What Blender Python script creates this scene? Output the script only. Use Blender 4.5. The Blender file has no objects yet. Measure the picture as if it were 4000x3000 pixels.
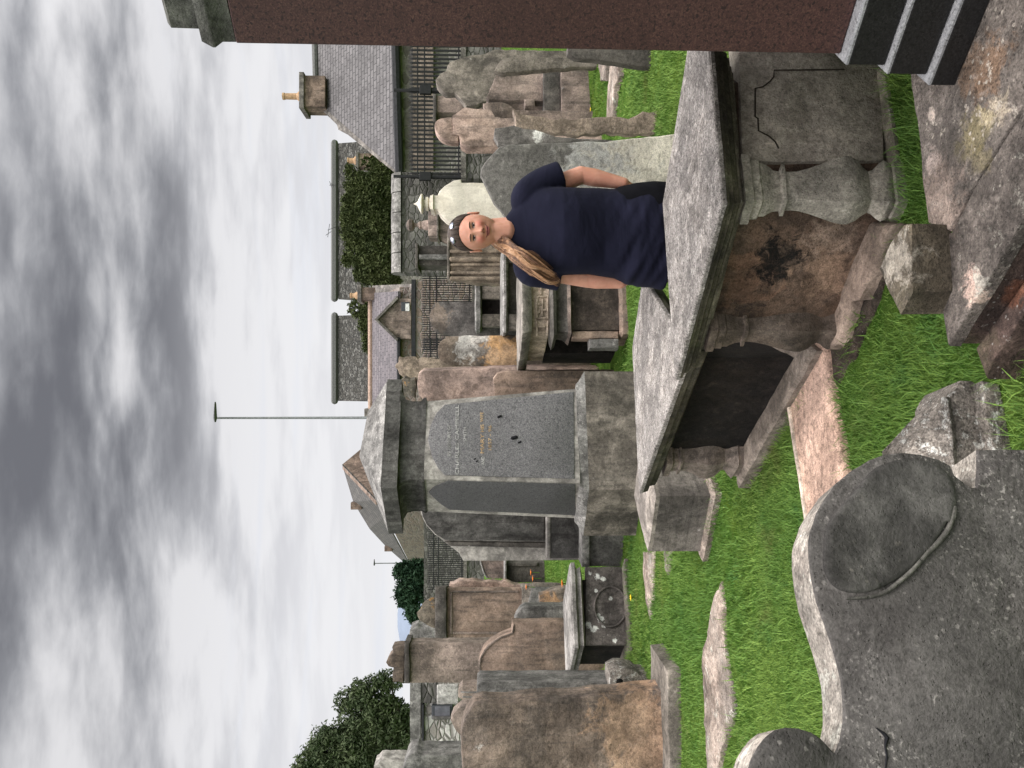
import bpy, bmesh, math, random
import numpy as np
from mathutils import Vector, Matrix, noise
random.seed(7); RNG = np.random.default_rng(7)
SC = bpy.context.scene
COL = SC.collection
PI = math.pi

# ---------------------------------------------------------------- camera
EYE = 1.55
PITCH = math.atan(120/3000)
cd = bpy.data.cameras.new("camera"); cam = bpy.data.objects.new("camera", cd); COL.objects.link(cam)
cd.sensor_width = 36; cd.sensor_fit = 'HORIZONTAL'; cd.lens = 27.0; cd.clip_start = 0.05; cd.clip_end = 9000
_F = Vector((0, math.cos(PITCH), -math.sin(PITCH))); _U = Vector((0, math.sin(PITCH), math.cos(PITCH)))
M = Matrix.Identity(4)                       # the photograph was taken with the phone turned on its side
for i in range(3):
    M[i][0] = -_U[i]; M[i][1] = (1, 0, 0)[i]; M[i][2] = -_F[i]
M[2][3] = EYE
cam.matrix_world = M
SC.camera = cam
SC.view_settings.view_transform = 'Standard'; SC.view_settings.look = 'None'
SC.view_settings.exposure = 0.0; SC.view_settings.gamma = 1.0; SC.view_settings.use_curve_mapping = False

# ---------------------------------------------------------------- node helper
class NT:
    def __init__(s, nt): s.nt = nt; s.n = nt.nodes; s.l = nt.links
    def new(s, t, **kw):
        x = s.n.new(t)
        for k, v in kw.items(): setattr(x, k, v)
        return x
    def put(s, sock, v):
        if isinstance(v, bpy.types.NodeSocket): s.l.new(v, sock)
        elif v is not None:
            if isinstance(v, tuple) and len(v) == 3 and sock.type == 'RGBA': v = (*v, 1)
            sock.default_value = v
    def math(s, op, a, b=None, c=None, clamp=False):
        x = s.new('ShaderNodeMath', operation=op); x.use_clamp = clamp
        s.put(x.inputs[0], a)
        if b is not None: s.put(x.inputs[1], b)
        if c is not None: s.put(x.inputs[2], c)
        return x.outputs[0]
    def vm(s, op, a, b=None, out=0):
        x = s.new('ShaderNodeVectorMath', operation=op); s.put(x.inputs[0], a)
        if b is not None: s.put(x.inputs[1], b)
        return x.outputs[out]
    def mix(s, f, a, b, mode='MIX'):
        x = s.new('ShaderNodeMix', data_type='RGBA', blend_type=mode); s.put(x.inputs[0], f); s.put(x.inputs[6], a); s.put(x.inputs[7], b)
        return x.outputs[2]
    def noise(s, v, scale, detail=5, rough=.6, dist=0, lac=2.0):
        x = s.new('ShaderNodeTexNoise'); s.put(x.inputs['Vector'], v); x.inputs['Scale'].default_value = scale
        x.inputs['Detail'].default_value = detail; x.inputs['Roughness'].default_value = rough; x.inputs['Distortion'].default_value = dist
        x.inputs['Lacunarity'].default_value = lac
        return x.outputs[0]
    def vor(s, v, scale, feature='F1', out='Distance', rnd=1.0):
        x = s.new('ShaderNodeTexVoronoi', feature=feature); s.put(x.inputs['Vector'], v); x.inputs['Scale'].default_value = scale
        x.inputs['Randomness'].default_value = rnd
        return x.outputs[out]
    def ramp(s, f, lo, hi, a=0.0, b=1.0):
        x = s.new('ShaderNodeMapRange', interpolation_type='SMOOTHSTEP'); s.put(x.inputs[0], f)
        x.inputs[1].default_value = lo; x.inputs[2].default_value = hi; x.inputs[3].default_value = a; x.inputs[4].default_value = b
        return x.outputs[0]
    def mapping(s, v, scale=(1, 1, 1), rot=(0, 0, 0), loc=(0, 0, 0)):
        x = s.new('ShaderNodeMapping'); s.put(x.inputs[0], v); x.inputs[1].default_value = loc; x.inputs[2].default_value = rot; x.inputs[3].default_value = scale
        return x.outputs[0]
    def bump(s, h, strength=.5, dist=.01, nrm=None):
        x = s.new('ShaderNodeBump'); s.put(x.inputs['Height'], h); x.inputs['Strength'].default_value = strength
        x.inputs['Distance'].default_value = dist
        if nrm: s.l.new(nrm, x.inputs['Normal'])
        return x.outputs[0]
    def sep(s, v): x = s.new('ShaderNodeSeparateXYZ'); s.put(x.inputs[0], v); return x.outputs
    def comb(s, a, b, c): x = s.new('ShaderNodeCombineXYZ'); s.put(x.inputs[0], a); s.put(x.inputs[1], b); s.put(x.inputs[2], c); return x.outputs[0]

# ---------------------------------------------------------------- world and sun
SUN_EL, SUN_AZ = math.radians(56), math.radians(128)      # azimuth clockwise from +Y : right and behind the camera
w = bpy.data.worlds.new("World"); SC.world = w; w.use_nodes = True
W = NT(w.node_tree)
for x in list(W.n): W.n.remove(x)
sky = W.new('ShaderNodeTexSky', sky_type='NISHITA'); sky.sun_disc = False; sky.sun_elevation = SUN_EL; sky.sun_rotation = SUN_AZ
sky.air_density = 1.0; sky.dust_density = 2.0
tc = W.new('ShaderNodeTexCoord').outputs['Generated']
dx, dy, dz = W.sep(W.vm('NORMALIZE', tc))[0:3]
zz = W.math('MAXIMUM', dz, 0.0)
den = W.math('ADD', zz, 0.10)
pl = W.comb(W.math('DIVIDE', dx, den), W.math('DIVIDE', dy, den), 0.0)
pl = W.mapping(pl, scale=(1.05, 1.5, 1.0), rot=(0, 0, .12), loc=(3.1, 1.7, 0))
big = W.noise(pl, .85, 6, .46, .1)
med = W.noise(W.mapping(pl, scale=(.8, 1.25, 1), loc=(4, 9, 2)), 2.3, 7, .48, .15)
fin = W.noise(pl, 7.0, 6, .55, .3)
d = W.math('ADD', W.math('MULTIPLY', big, .46), W.math('ADD', W.math('MULTIPLY', med, .45), W.math('MULTIPLY', fin, .09)))
k = W.ramp(d, .435, .56)
k2 = W.ramp(d, .375, .48)
cl = W.mix(k2, (1.7, 1.75, 1.95), (3.6, 3.7, 3.95))
cl = W.mix(k, cl, (7.9, 7.95, 8.15))
hor = W.ramp(zz, .21, .41, 1.0, 0.0)
band = W.ramp(W.noise(W.mapping(tc, scale=(1.2, 1.2, 26)), 1.6, 3, .5), .52, .72)
hc = W.mix(W.math('MULTIPLY', band, .35), (8.9, 9.0, 9.25), (7.2, 7.9, 9.2))
hc = W.mix(W.math('MULTIPLY', W.ramp(d, .42, .58, 1, 0), W.ramp(zz, .08, .28)), hc, (7.3, 7.4, 7.75))
cl = W.mix(hor, cl, hc)
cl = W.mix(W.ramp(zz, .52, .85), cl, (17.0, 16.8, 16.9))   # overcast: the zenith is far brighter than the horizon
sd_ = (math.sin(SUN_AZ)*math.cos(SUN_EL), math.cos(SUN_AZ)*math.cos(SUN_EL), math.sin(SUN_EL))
gl = W.ramp(W.vm('DOT_PRODUCT', W.vm('NORMALIZE', tc), sd_, out='Value'), .12, .95, 1.0, 2.6)   # unseen sky round the sun, brightened to lift upright faces
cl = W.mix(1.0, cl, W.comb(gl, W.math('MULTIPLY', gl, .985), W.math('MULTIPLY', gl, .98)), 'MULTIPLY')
cl = W.mix(.96, sky.outputs[0], cl)
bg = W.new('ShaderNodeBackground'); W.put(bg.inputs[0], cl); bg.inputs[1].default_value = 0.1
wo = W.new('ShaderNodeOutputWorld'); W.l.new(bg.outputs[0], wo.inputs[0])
sd = bpy.data.lights.new("sun", 'SUN'); sd.energy = 1.5; sd.angle = math.radians(16); sd.color = (1, .965, .92)
so = bpy.data.objects.new("sun", sd); COL.objects.link(so)
sv = Vector((math.sin(SUN_AZ)*math.cos(SUN_EL), math.cos(SUN_AZ)*math.cos(SUN_EL), math.sin(SUN_EL)))
so.rotation_euler = sv.to_track_quat('Z', 'Y').to_euler()

# ---------------------------------------------------------------- measuring: a direction read off the photograph met with a real plane
REG = {'S': (0, 0, 1.0), 'D': (0, 0, .55302), 'A': (1550, 180, 2.011), 'B': (1000, 0, 2.074), 'R2': (1500, 600, 2.074), 'R3': (1200, 1000, 2.074),
       'C': (1200, 1400, 1.58), 'L': (1300, 2200, 1.4747), 'P': (2400, 0, 1.3825), 'Q': (2400, 900, 1.3825), 'N': (2600, 1800, 1.3829),
       'M': (1500, 2000, 2.212), 'K': (2500, 1350, 2.074), 'J': (3300, 600, 1.843), 'T': (3000, 1900, 1.508), 'W': (1100, 2500, 2.212),
       'E': (1550, 680, 2.0733), 'H': (1720, 780, 5.53), 'G': (1700, 1480, 3.687)}
def ray(r, x, y):
    ox, oy, s = REG[r]; sx = ox+x/s; sy = oy+y/s
    u = 1500-sy; v = sx-2000
    return Vector((u, 3000*math.cos(PITCH)-v*math.sin(PITCH), -3000*math.sin(PITCH)-v*math.cos(PITCH)))
O = Vector((0, 0, EYE))
def onz(r, x, y, z=0.0):
    d = ray(r, x, y); return O+d*((z-EYE)/d.z)
def ony(r, x, y, Y):
    d = ray(r, x, y); return O+d*(Y/d.y)
def onp(r, x, y, p, n):
    d = ray(r, x, y); return O+d*((p-O).dot(n)/d.dot(n))
def gz(x, y):                                  # height of the lawn
    t = max(0.0, y-9.0); t2 = min(t, 15.0)
    z = .105*(t2 - 1.2*(1-math.exp(-t2/1.2)))
    return z+.015*math.sin(x*1.3+y*.7)*min(1, max(0, (y-3)/4))

# ---------------------------------------------------------------- mesh helpers
def mesh_obj(name, verts, faces, mat, parent=None, smooth=False, bevel=0, seg=2, auto=None):
    me = bpy.data.meshes.new(name); me.from_pydata([tuple(v) for v in verts], [], faces); me.validate(); 
    bm = bmesh.new(); bm.from_mesh(me); bmesh.ops.recalc_face_normals(bm, faces=bm.faces)
    sm_ = smooth or auto is not None
    for f_ in bm.faces: f_.smooth = sm_
    ng = [f_ for f_ in bm.faces if len(f_.verts) > 8]
    if ng:
        for f_ in bmesh.ops.triangulate(bm, faces=ng, quad_method='BEAUTY', ngon_method='BEAUTY')['faces']: f_.smooth = False
    bm.to_mesh(me); bm.free()
    o = bpy.data.objects.new(name, me); COL.objects.link(o)
    if mat: me.materials.append(mat)
    if auto is not None: me.set_sharp_from_angle(angle=math.radians(auto))
    if bevel:
        b = o.modifiers.new("bevel", 'BEVEL'); b.width = bevel; b.segments = seg; b.limit_method = 'ANGLE'; b.angle_limit = math.radians(35)
    if parent: o.parent = parent; o.matrix_parent_inverse = parent.matrix_world.inverted()
    return o
def tag(o, label=None, cat=None, group=None, kind=None):
    if label: o['label'] = label
    if cat: o['category'] = cat
    if group: o['group'] = group
    if kind: o['kind'] = kind
    return o
def empty(name, loc, label=None, cat=None, group=None):
    o = bpy.data.objects.new(name, None); COL.objects.link(o); o.empty_display_size = .1
    o.matrix_world = Matrix.Translation(loc)
    return tag(o, label, cat, group)
class MB:
    def __init__(s): s.v = []; s.f = []
    def add(s, vs, fs):
        b = len(s.v); s.v += [Vector(v) for v in vs]; s.f += [tuple(i+b for i in f) for f in fs]; return s
    def box(s, c, size, rz=0, rx=0, ry=0):
        m = Matrix.Translation(c) @ Matrix.Rotation(rz, 4, 'Z') @ Matrix.Rotation(ry, 4, 'Y') @ Matrix.Rotation(rx, 4, 'X')
        a, b, c2 = [q/2 for q in size]
        vs = [m @ Vector(p) for p in ((-a, -b, -c2), (a, -b, -c2), (a, b, -c2), (-a, b, -c2), (-a, -b, c2), (a, -b, c2), (a, b, c2), (-a, b, c2))]
        return s.add(vs, [(0, 3, 2, 1), (4, 5, 6, 7), (0, 1, 5, 4), (1, 2, 6, 5), (2, 3, 7, 6), (3, 0, 4, 7)])
    def tube(s, pts, rads, n=10, squash=(1, 1)):
        pts = [Vector(p) for p in pts]; rings = []; m = len(pts)
        P = []; Rr = []
        d0 = (pts[0]-pts[1]).normalized(); d1 = (pts[-1]-pts[-2]).normalized()
        for t in (.0, .5, .85): P.append(pts[0]+d0*rads[0]*math.cos(t*PI/2)*.98); Rr.append(max(rads[0]*math.sin(t*PI/2), rads[0]*.08))
        for p, r in zip(pts, rads): P.append(p); Rr.append(r)
        for t in (.85, .5, .0): P.append(pts[-1]+d1*rads[-1]*math.cos(t*PI/2)*.98); Rr.append(max(rads[-1]*math.sin(t*PI/2), rads[-1]*.08))
        prev = None; vs = []
        for i, p in enumerate(P):
            t = (P[min(i+1, len(P)-1)]-P[max(i-1, 0)]).normalized()
            if prev is None:
                a = Vector((0, 1, 0)) if abs(t.y) < .9 else Vector((1, 0, 0)); e1 = t.cross(a).normalized()
            else: e1 = (prev-t*prev.dot(t)).normalized()
            prev = e1; e2 = t.cross(e1)
            for k in range(n):
                an = 2*PI*k/n; vs.append(p+e1*math.cos(an)*Rr[i]*squash[0]+e2*math.sin(an)*Rr[i]*squash[1])
        fs = []
        for i in range(len(P)-1):
            for k in range(n): fs.append((i*n+k, i*n+(k+1) % n, (i+1)*n+(k+1) % n, (i+1)*n+k))
        fs.append(tuple(range(n-1, -1, -1))); fs.append(tuple((len(P)-1)*n+k for k in range(n)))
        return s.add(vs, fs)
    def rings(s, rings, cap=True):
        n = len(rings[0]); vs = [v for r in rings for v in r]; fs = []
        for i in range(len(rings)-1):
            for k in range(n): fs.append((i*n+k, i*n+(k+1) % n, (i+1)*n+(k+1) % n, (i+1)*n+k))
        if cap: fs.append(tuple(range(n-1, -1, -1))); fs.append(tuple((len(rings)-1)*n+k for k in range(n)))
        return s.add(vs, fs)
    def lathe(s, c, prof, n=20):                # prof: (radius, z)
        return s.rings([[Vector((c[0]+r*math.cos(2*PI*k/n), c[1]+r*math.sin(2*PI*k/n), z)) for k in range(n)] for r, z in prof])
    def obj(s, name, mat, parent=None, **kw): return mesh_obj(name, s.v, s.f, mat, parent, **kw)

def jit(v, amp, freq=6.0, off=0.0):
    q = v*freq+Vector((off, off*1.7, off*.3)); return v+(noise.noise_vector(q)+.5*noise.noise_vector(q*2.7))*amp
def dense(pts, step, closed=True):
    out = []; n = len(pts)
    for i in range(n if closed else n-1):
        a = Vector(pts[i]); b = Vector(pts[(i+1) % n]); k = max(1, int((b-a).length/step))
        for j in range(k): out.append(a.lerp(b, j/k))
    if not closed: out.append(Vector(pts[-1]))
    return out
def ccw(pl):
    a = sum(pl[i][0]*pl[(i+1) % len(pl)][1]-pl[(i+1) % len(pl)][0]*pl[i][1] for i in range(len(pl)))
    return list(pl) if a > 0 else list(pl)[::-1]
def inset(pl, off):
    n = len(pl); out = []
    for i in range(n):
        a = Vector(pl[i-1][:2]); b = Vector(pl[i][:2]); c = Vector(pl[(i+1) % n][:2])
        e1 = (b-a).normalized(); e2 = (c-b).normalized(); n1 = Vector((-e1.y, e1.x)); n2 = Vector((-e2.y, e2.x))
        m = (n1+n2); k = max(.35, (1+n1.dot(n2))/2)
        out.append(b+m/2*off/k)
    return out
def loft(plan, prof, mb=None, step=None, amp=0, freq=6, off=0):
    """plan = horizontal polygon, prof = [(inset, z)...] from bottom to top"""
    mb = mb or MB(); pl = ccw(plan)
    rs = []
    for o_, z in prof:
        r = [Vector((p.x, p.y, z)) for p in inset(pl, o_)]
        rs.append(r)
    if step:
        n = len(pl); ks = [max(1, int((rs[0][(i+1) % n]-rs[0][i]).length/step)) for i in range(n)]
        rs2 = []
        for r in rs:
            q = []
            for i in range(n):
                for j in range(ks[i]): q.append(r[i].lerp(r[(i+1) % n], j/ks[i]))
            rs2.append(q)
        rs = rs2
    if amp: rs = [[jit(v, amp, freq, off) for v in r] for r in rs]
    return mb.rings(rs)
def bez(a, b, n): return [Vector(a).lerp(Vector(b), i/n) for i in range(n)]
def smoothline(pts, k=4):                       # Catmull-Rom through open list
    P = [Vector(p) for p in pts]; out = []
    for i in range(len(P)-1):
        p0 = P[max(i-1, 0)]; p1 = P[i]; p2 = P[i+1]; p3 = P[min(i+2, len(P)-1)]
        for j in range(k):
            t = j/k; out.append(.5*((2*p1)+(p2-p0)*t+(2*p0-5*p1+4*p2-p3)*t*t+(3*p1-p0-3*p2+p3)*t**3))
    out.append(P[-1]); return out
def apply_mods(o):
    dg = bpy.context.evaluated_depsgraph_get(); dg.update(); e = o.evaluated_get(dg); me = bpy.data.meshes.new_from_object(e)
    o.modifiers.clear(); old = o.data; o.data = me; return o

def slabpoly(front, back_vec, mb=None, rough=0, freq=8, off=0, step=.06, cham=.012):
    """closed outline in a plane -> solid with worn arrises, back_vec = thickness vector"""
    mb = mb or MB()
    f = dense(front, step); n = len(f)
    c = sum(f, Vector())/n; bn = back_vec.normalized()
    if rough: f = [jit(v, rough, freq, off)-bn*(jit(v, rough, freq, off)-v).dot(bn) for v in f]
    nrm = Vector()
    for i in range(n): nrm += (f[i]-c).cross(f[(i+1) % n]-c)
    nrm.normalize()
    ins = []
    for i in range(n):
        e1 = (f[i]-f[i-1]); e2 = (f[(i+1) % n]-f[i])
        e = (e1.normalized()+e2.normalized())
        if e.length < 1e-6: e = e2
        m = nrm.cross(e.normalized()); ins.append(f[i]+m*cham)
    T = back_vec.length
    r0 = ins; r1 = [p+bn*cham for p in f]; r2 = [p+bn*(T-cham) for p in f]; r3 = [p+back_vec for p in ins]
    r05 = [(a*.3+b*.7) - bn*0 for a, b in zip([i_+bn*cham*.25 for i_ in ins], [p+bn*cham*.35 for p in f])]
    mb.rings([r0, r05, r1, r2, r3]); return mb

# ---------------------------------------------------------------- materials
def mat_new(name):
    m = bpy.data.materials.new(name); m.use_nodes = True; t = NT(m.node_tree)
    for x in list(t.n): t.n.remove(x)
    b = t.new('ShaderNodeBsdfPrincipled'); o = t.new('ShaderNodeOutputMaterial'); t.l.new(b.outputs[0], o.inputs[0])
    b.inputs['Specular IOR Level'].default_value = .25
    return m, t, b
_seed = [0]
def stone(name, c1, c2, dark=(.035, .032, .03), dark_amt=.35, lich=(.50, .475, .44), lich_amt=.06, sc=1.0, bump=.6, streak=.3,
          spots=(), speck=0, cont=.42, grain=.35, inscr=0, rough=.92, green=0, orange=0, hstreak=0):
    m, t, b = mat_new(name); _seed[0] += 1; s = _seed[0]*3.17
    geo = t.new('ShaderNodeNewGeometry').outputs['Position']
    P = t.vm('ADD', geo, (s, s*.7, s*1.3))
    n1 = t.noise(P, 1.6*sc, 7, .62, .4); n2 = t.noise(P, 6.0*sc, 8, .68, .6); n3 = t.noise(P, 38*sc, 6, .7)
    n4 = t.noise(t.vm('ADD', P, (5, 3, 8)), 150, 3, .6)
    col = t.mix(t.ramp(n1, .36, .64), c1, c2)
    col = t.mix(t.ramp(n2, .45, .75, 0, .55), col, tuple(min(1, x*1.45) for x in c2))
    st = t.noise(t.mapping(P, scale=(7, 7, .8)), 1.2*sc, 6, .65, .4)
    if hstreak: 
        hs = t.noise(t.mapping(P, scale=(.8, .8, 14), rot=(.06, .03, 0)), 1.2, 5, .6, .4)
        col = t.mix(t.ramp(hs, .46, .66, 0, hstreak), col, dark)
    dm = t.math('MULTIPLY', t.ramp(t.math('ADD', t.math('MULTIPLY', n1, .5), t.math('MULTIPLY', n2, .5)), .56-.22*dark_amt, .66-.14*dark_amt), .35+.6*dark_amt)
    col = t.mix(dm, col, dark)
    if streak: col = t.mix(t.ramp(st, .48, .64, 0, min(1, streak*1.4)), col, tuple(x*1.3 for x in dark))
    for (p, r, c, a, fr) in spots:
        pp = t.vm('ADD', geo, t.vm('SCALE', t.vm('SUBTRACT', t.new('ShaderNodeTexNoise').outputs['Color'], (.5, .5, .5)), None)) if False else geo
        nn = t.noise(t.vm('ADD', geo, (r*7, p[0], 1)), fr, 8, .72, .8)
        dd = t.vm('DISTANCE', pp, tuple(p), out='Value')
        dd = t.math('ADD', dd, t.math('MULTIPLY', t.math('SUBTRACT', nn, .5), r*4.2))
        col = t.mix(t.ramp(dd, r*.55, r*1.1, a, 0), col, c)
    if green: col = t.mix(t.ramp(t.noise(P, 3.3, 6, .65), .50, .68, 0, green), col, (.07, .085, .03))
    if speck:
        sm_ = t.math('MULTIPLY', t.ramp(t.noise(t.vm('ADD', P, (1, 8, 3)), 115, 4, .6), .55, .66), t.ramp(t.noise(t.vm('ADD', P, (4, 2, 9)), 3.2, 6, .65), .46, .62))
        col = t.mix(t.math('MULTIPLY', sm_, speck), col, lich)
    if orange: col = t.mix(t.ramp(t.noise(P, 4.1, 6, .7), .60, .66, 0, orange), col, (.42, .20, .03))
    if lich_amt:
        lm = t.ramp(t.noise(t.vm('ADD', P, (9, 1, 4)), 7*sc, 8, .74, .25), .66-.22*lich_amt, .70-.20*lich_amt)
        v = t.ramp(t.math('ADD', t.vor(P, 26*sc), t.math('MULTIPLY', t.noise(P, 60*sc, 4), .35)), .36+.2*lich_amt, .27+.2*lich_amt)
        v = t.math('MULTIPLY', v, t.ramp(t.noise(t.vm('ADD', P, (7, 7, 1)), 2.6*sc, 4, .6), .5, .62)) if lich_amt > .05 else 0.0
        col = t.mix(t.math('MULTIPLY', t.math('MAXIMUM', lm, v), min(1, .5+lich_amt)), col, lich)
    col = t.mix(t.ramp(n3, .55, .66, 0, grain*1.1), col, tuple(x*.32 for x in c1))
    n5 = t.noise(t.vm('ADD', P, (2, 7, 5)), 17*sc, 6, .7, .6)
    col = t.mix(t.ramp(n5, .53, .66, 0, grain*1.2), col, tuple(x*.42 for x in c1)); col = t.mix(t.ramp(n5, .47, .36, 0, grain*.9), col, tuple(min(1, x*1.55) for x in c2))
    lf_ = t.math('MULTIPLY', t.ramp(t.noise(t.vm('ADD', P, (6, 4, 2)), 2.4*sc, 6, .68, .5), .38, .62, 1-cont, 1+cont*.6), t.ramp(n2, .36, .62, 1-cont*.6, 1+cont*.45))
    col = t.mix(1.0, col, t.comb(lf_, lf_, lf_), 'MULTIPLY')
    g = t.math('ADD', t.math('MULTIPLY', n3, .6), t.math('MULTIPLY', n4, .4))
    gm = t.new('ShaderNodeMapRange'); t.put(gm.inputs[0], g); gm.inputs[1].default_value = .40; gm.inputs[2].default_value = .60
    gm.inputs[3].default_value = 1-grain; gm.inputs[4].default_value = 1+grain
    col = t.mix(1.0, col, t.comb(gm.outputs[0], gm.outputs[0], gm.outputs[0]), 'MULTIPLY')
    h = t.math('ADD', t.math('MULTIPLY', n2, 1.2), t.math('ADD', t.math('MULTIPLY', n3, .7), t.math('MULTIPLY', n4, .25)))
    pit = t.ramp(t.vor(P, 55*sc), .10, .22); h = t.math('ADD', h, t.math('MULTIPLY', pit, .35))
    if False:
        x_, y_, z_ = t.sep(geo)[0:3]
        rows = t.ramp(t.math('ABSOLUTE', t.math('SUBTRACT', t.math('FRACT', t.math('MULTIPLY', z_, inscr)), .5)), .22, .30, 1, 0)
        let = t.ramp(t.noise(t.mapping(geo, scale=(1, 1, .6)), inscr*4.5, 2, .5), .47, .53)
        h = t.math('SUBTRACT', h, t.math('MULTIPLY', t.math('MULTIPLY', rows, let), .9))
        col = t.mix(t.math('MULTIPLY', t.math('MULTIPLY', rows, let), .25), col, tuple(x*.45 for x in c1))
    t.put(b.inputs['Base Color'], col); b.inputs['Roughness'].default_value = rough
    t.put(b.inputs['Normal'], t.bump(h, bump, .012))
    return m
def plain(name, c, rough=.7, metal=0, var=.25, sc=12, bump=.15):
    m, t, b = mat_new(name); P = t.new('ShaderNodeNewGeometry').outputs['Position']
    n = t.noise(P, sc, 5, .6)
    gm = t.ramp(n, .3, .7, 1-var, 1+var); t.put(b.inputs['Base Color'], t.mix(1, c, t.comb(gm, gm, gm), 'MULTIPLY'))
    b.inputs['Roughness'].default_value = rough; b.inputs['Metallic'].default_value = metal; b.inputs['Specular IOR Level'].default_value = .3 if rough < .6 else .12
    t.put(b.inputs['Normal'], t.bump(n, bump, .01)); return m
def granite(name, base, fleck, dark, sc=160, rough=.35, worm=0):
    m, t, b = mat_new(name); P = t.new('ShaderNodeNewGeometry').outputs['Position']
    v = t.noise(P, sc, 3, .6); v2 = t.noise(t.vm('ADD', P, (3, 3, 3)), sc*.55, 3, .6); v3 = t.noise(P, sc*.25, 5, .65); w_ = t.noise(P, 2.2, 5, .6)
    col = t.mix(t.ramp(v, .48, .62), base, fleck); col = t.mix(t.ramp(v2, .52, .66), col, dark)
    col = t.mix(t.ramp(v3, .40, .70, 0, .35), col, dark)
    col = t.mix(t.ramp(w_, .35, .7, 0, .35), col, tuple(x*.6 for x in base))
    h = v
    if worm:
        r = t.math('ABSOLUTE', t.math('SUBTRACT', t.noise(P, worm, 3, .6, 1.4), .5)); r = t.ramp(r, .015, .06)
        h = t.math('ADD', t.math('MULTIPLY', r, 1.2), t.math('MULTIPLY', v3, .6)); col = t.mix(t.math('MULTIPLY', t.math('SUBTRACT', 1, r), .5), col, fleck)
    t.put(b.inputs['Base Color'], col); b.inputs['Roughness'].default_value = rough
    b.inputs['Specular IOR Level'].default_value = .3
    t.put(b.inputs['Normal'], t.bump(h, .25 if not worm else .5, .003 if not worm else .008)); return m

def masonry(name, cols, mortar, sx, sz, rnd=.9, bump=.8, msize=.09, axis='x', mot=.5):
    """rubble wall : irregular stones laid in the wall's own plane"""
    m, t, b = mat_new(name); P = t.new('ShaderNodeNewGeometry').outputs['Position']
    x_, y_, z_ = t.sep(P)[0:3]
    h_ = x_ if axis == 'x' else t.math('ADD', x_, y_)
    dn = t.math('MULTIPLY', t.math('SUBTRACT', t.noise(P, 4, 3), .5), .25)
    V = t.comb(t.math('ADD', t.math('MULTIPLY', h_, sx), dn), t.math('ADD', t.math('MULTIPLY', z_, sz), dn), 0.0)
    vo = t.new('ShaderNodeTexVoronoi', feature='F1'); t.put(vo.inputs['Vector'], V); vo.inputs['Scale'].default_value = 1; vo.inputs['Randomness'].default_value = rnd
    ed = t.vor(V, 1, 'DISTANCE_TO_EDGE', rnd=rnd)
    r_, g_, b_ = t.sep(vo.outputs['Color'])[0:3]
    col = t.mix(t.ramp(r_, .1, .9), cols[0], cols[1]); col = t.mix(t.ramp(g_, .55, .8), col, cols[2])
    n = t.noise(P, 9, 7, .68); col = t.mix(t.ramp(n, .42, .68, 0, mot), col, tuple(x*.35 for x in cols[0]))
    mm = t.ramp(ed, msize*.4, msize, 1, 0); col = t.mix(mm, col, mortar)
    t.put(b.inputs['Base Color'], col); b.inputs['Roughness'].default_value = .95
    h = t.math('ADD', t.ramp(ed, 0, msize*1.6), t.math('MULTIPLY', n, .6)); t.put(b.inputs['Normal'], t.bump(h, bump, .03)); return m
def slates(name, c1, c2, gap, sw, sh, axis='x'):
    m, t, b = mat_new(name); P = t.new('ShaderNodeNewGeometry').outputs['Position']; x_, y_, z_ = t.sep(P)[0:3]
    br = t.new('ShaderNodeTexBrick'); br.offset = .5; t.put(br.inputs['Vector'], t.comb(x_ if axis == 'x' else y_, z_, 0.0))
    br.inputs['Scale'].default_value = 1; br.inputs['Brick Width'].default_value = sw; br.inputs['Row Height'].default_value = sh
    br.inputs['Mortar Size'].default_value = sh*.10; t.put(br.inputs['Color1'], c1); t.put(br.inputs['Color2'], c2); t.put(br.inputs['Mortar'], gap)
    n = t.noise(P, 1.4, 7, .7); n2 = t.noise(P, 14, 4, .6)
    col = t.mix(t.ramp(n, .40, .68, 0, .6), br.outputs[0], tuple(x*.5 for x in c1)); col = t.mix(t.ramp(n2, .55, .72, 0, .45), col, tuple(x*1.7 for x in c2))
    t.put(b.inputs['Base Color'], col); b.inputs['Roughness'].default_value = .8
    fr = t.math('FRACT', t.math('DIVIDE', z_, sh)); t.put(b.inputs['Normal'], t.bump(t.math('ADD', t.math('MULTIPLY', fr, -.6), t.math('MULTIPLY', br.outputs['Fac'], -.8)), .6, .03)); return m
# ---------------------------------------------------------------- palette
SAND = dict(c1=(.25, .185, .14), c2=(.33, .25, .19))
m_pink = stone('pink_sandstone', (.33, .235, .19), (.39, .29, .245), dark_amt=.3, streak=.3, lich_amt=.0, bump=.35)
m_pink2 = stone('pale_pink_sandstone', (.31, .24, .205), (.23, .18, .15), dark_amt=.45, streak=.4, lich_amt=.04)
m_tan = stone('tan_sandstone', (.22, .175, .13), (.30, .24, .18), dark_amt=.3, streak=.5, lich_amt=.03)
m_tanr = stone('rough_tan_sandstone', (.28, .22, .17), (.36, .28, .22), dark_amt=.3, streak=.15, lich_amt=.08, bump=1.2, sc=1.6)
m_brown = stone('brown_sandstone', (.14, .105, .08), (.21, .16, .125), dark_amt=.45, streak=.4, lich_amt=.0, bump=.5, hstreak=.35)
m_brownw = stone('warm_brown_sandstone', (.30, .215, .165), (.22, .165, .13), dark_amt=.3, streak=.35, cont=.3, lich_amt=.0, bump=.4)
m_brownt = stone('rugged_brown_sandstone', (.24, .19, .16), (.32, .255, .21), dark_amt=.4, streak=.45, cont=.35, lich_amt=.03, bump=.9)
m_dark = stone('dark_weathered_stone', (.085, .078, .07), (.13, .115, .10), dark_amt=.4, streak=.3, lich_amt=.03)
m_grey = stone('grey_sandstone', (.16, .155, .145), (.21, .20, .185), dark_amt=.3, streak=.3, lich_amt=.04)
m_greyb = stone('grey_brown_sandstone', (.17, .15, .125), (.22, .19, .16), dark_amt=.25, streak=.3, lich_amt=.05)
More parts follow.
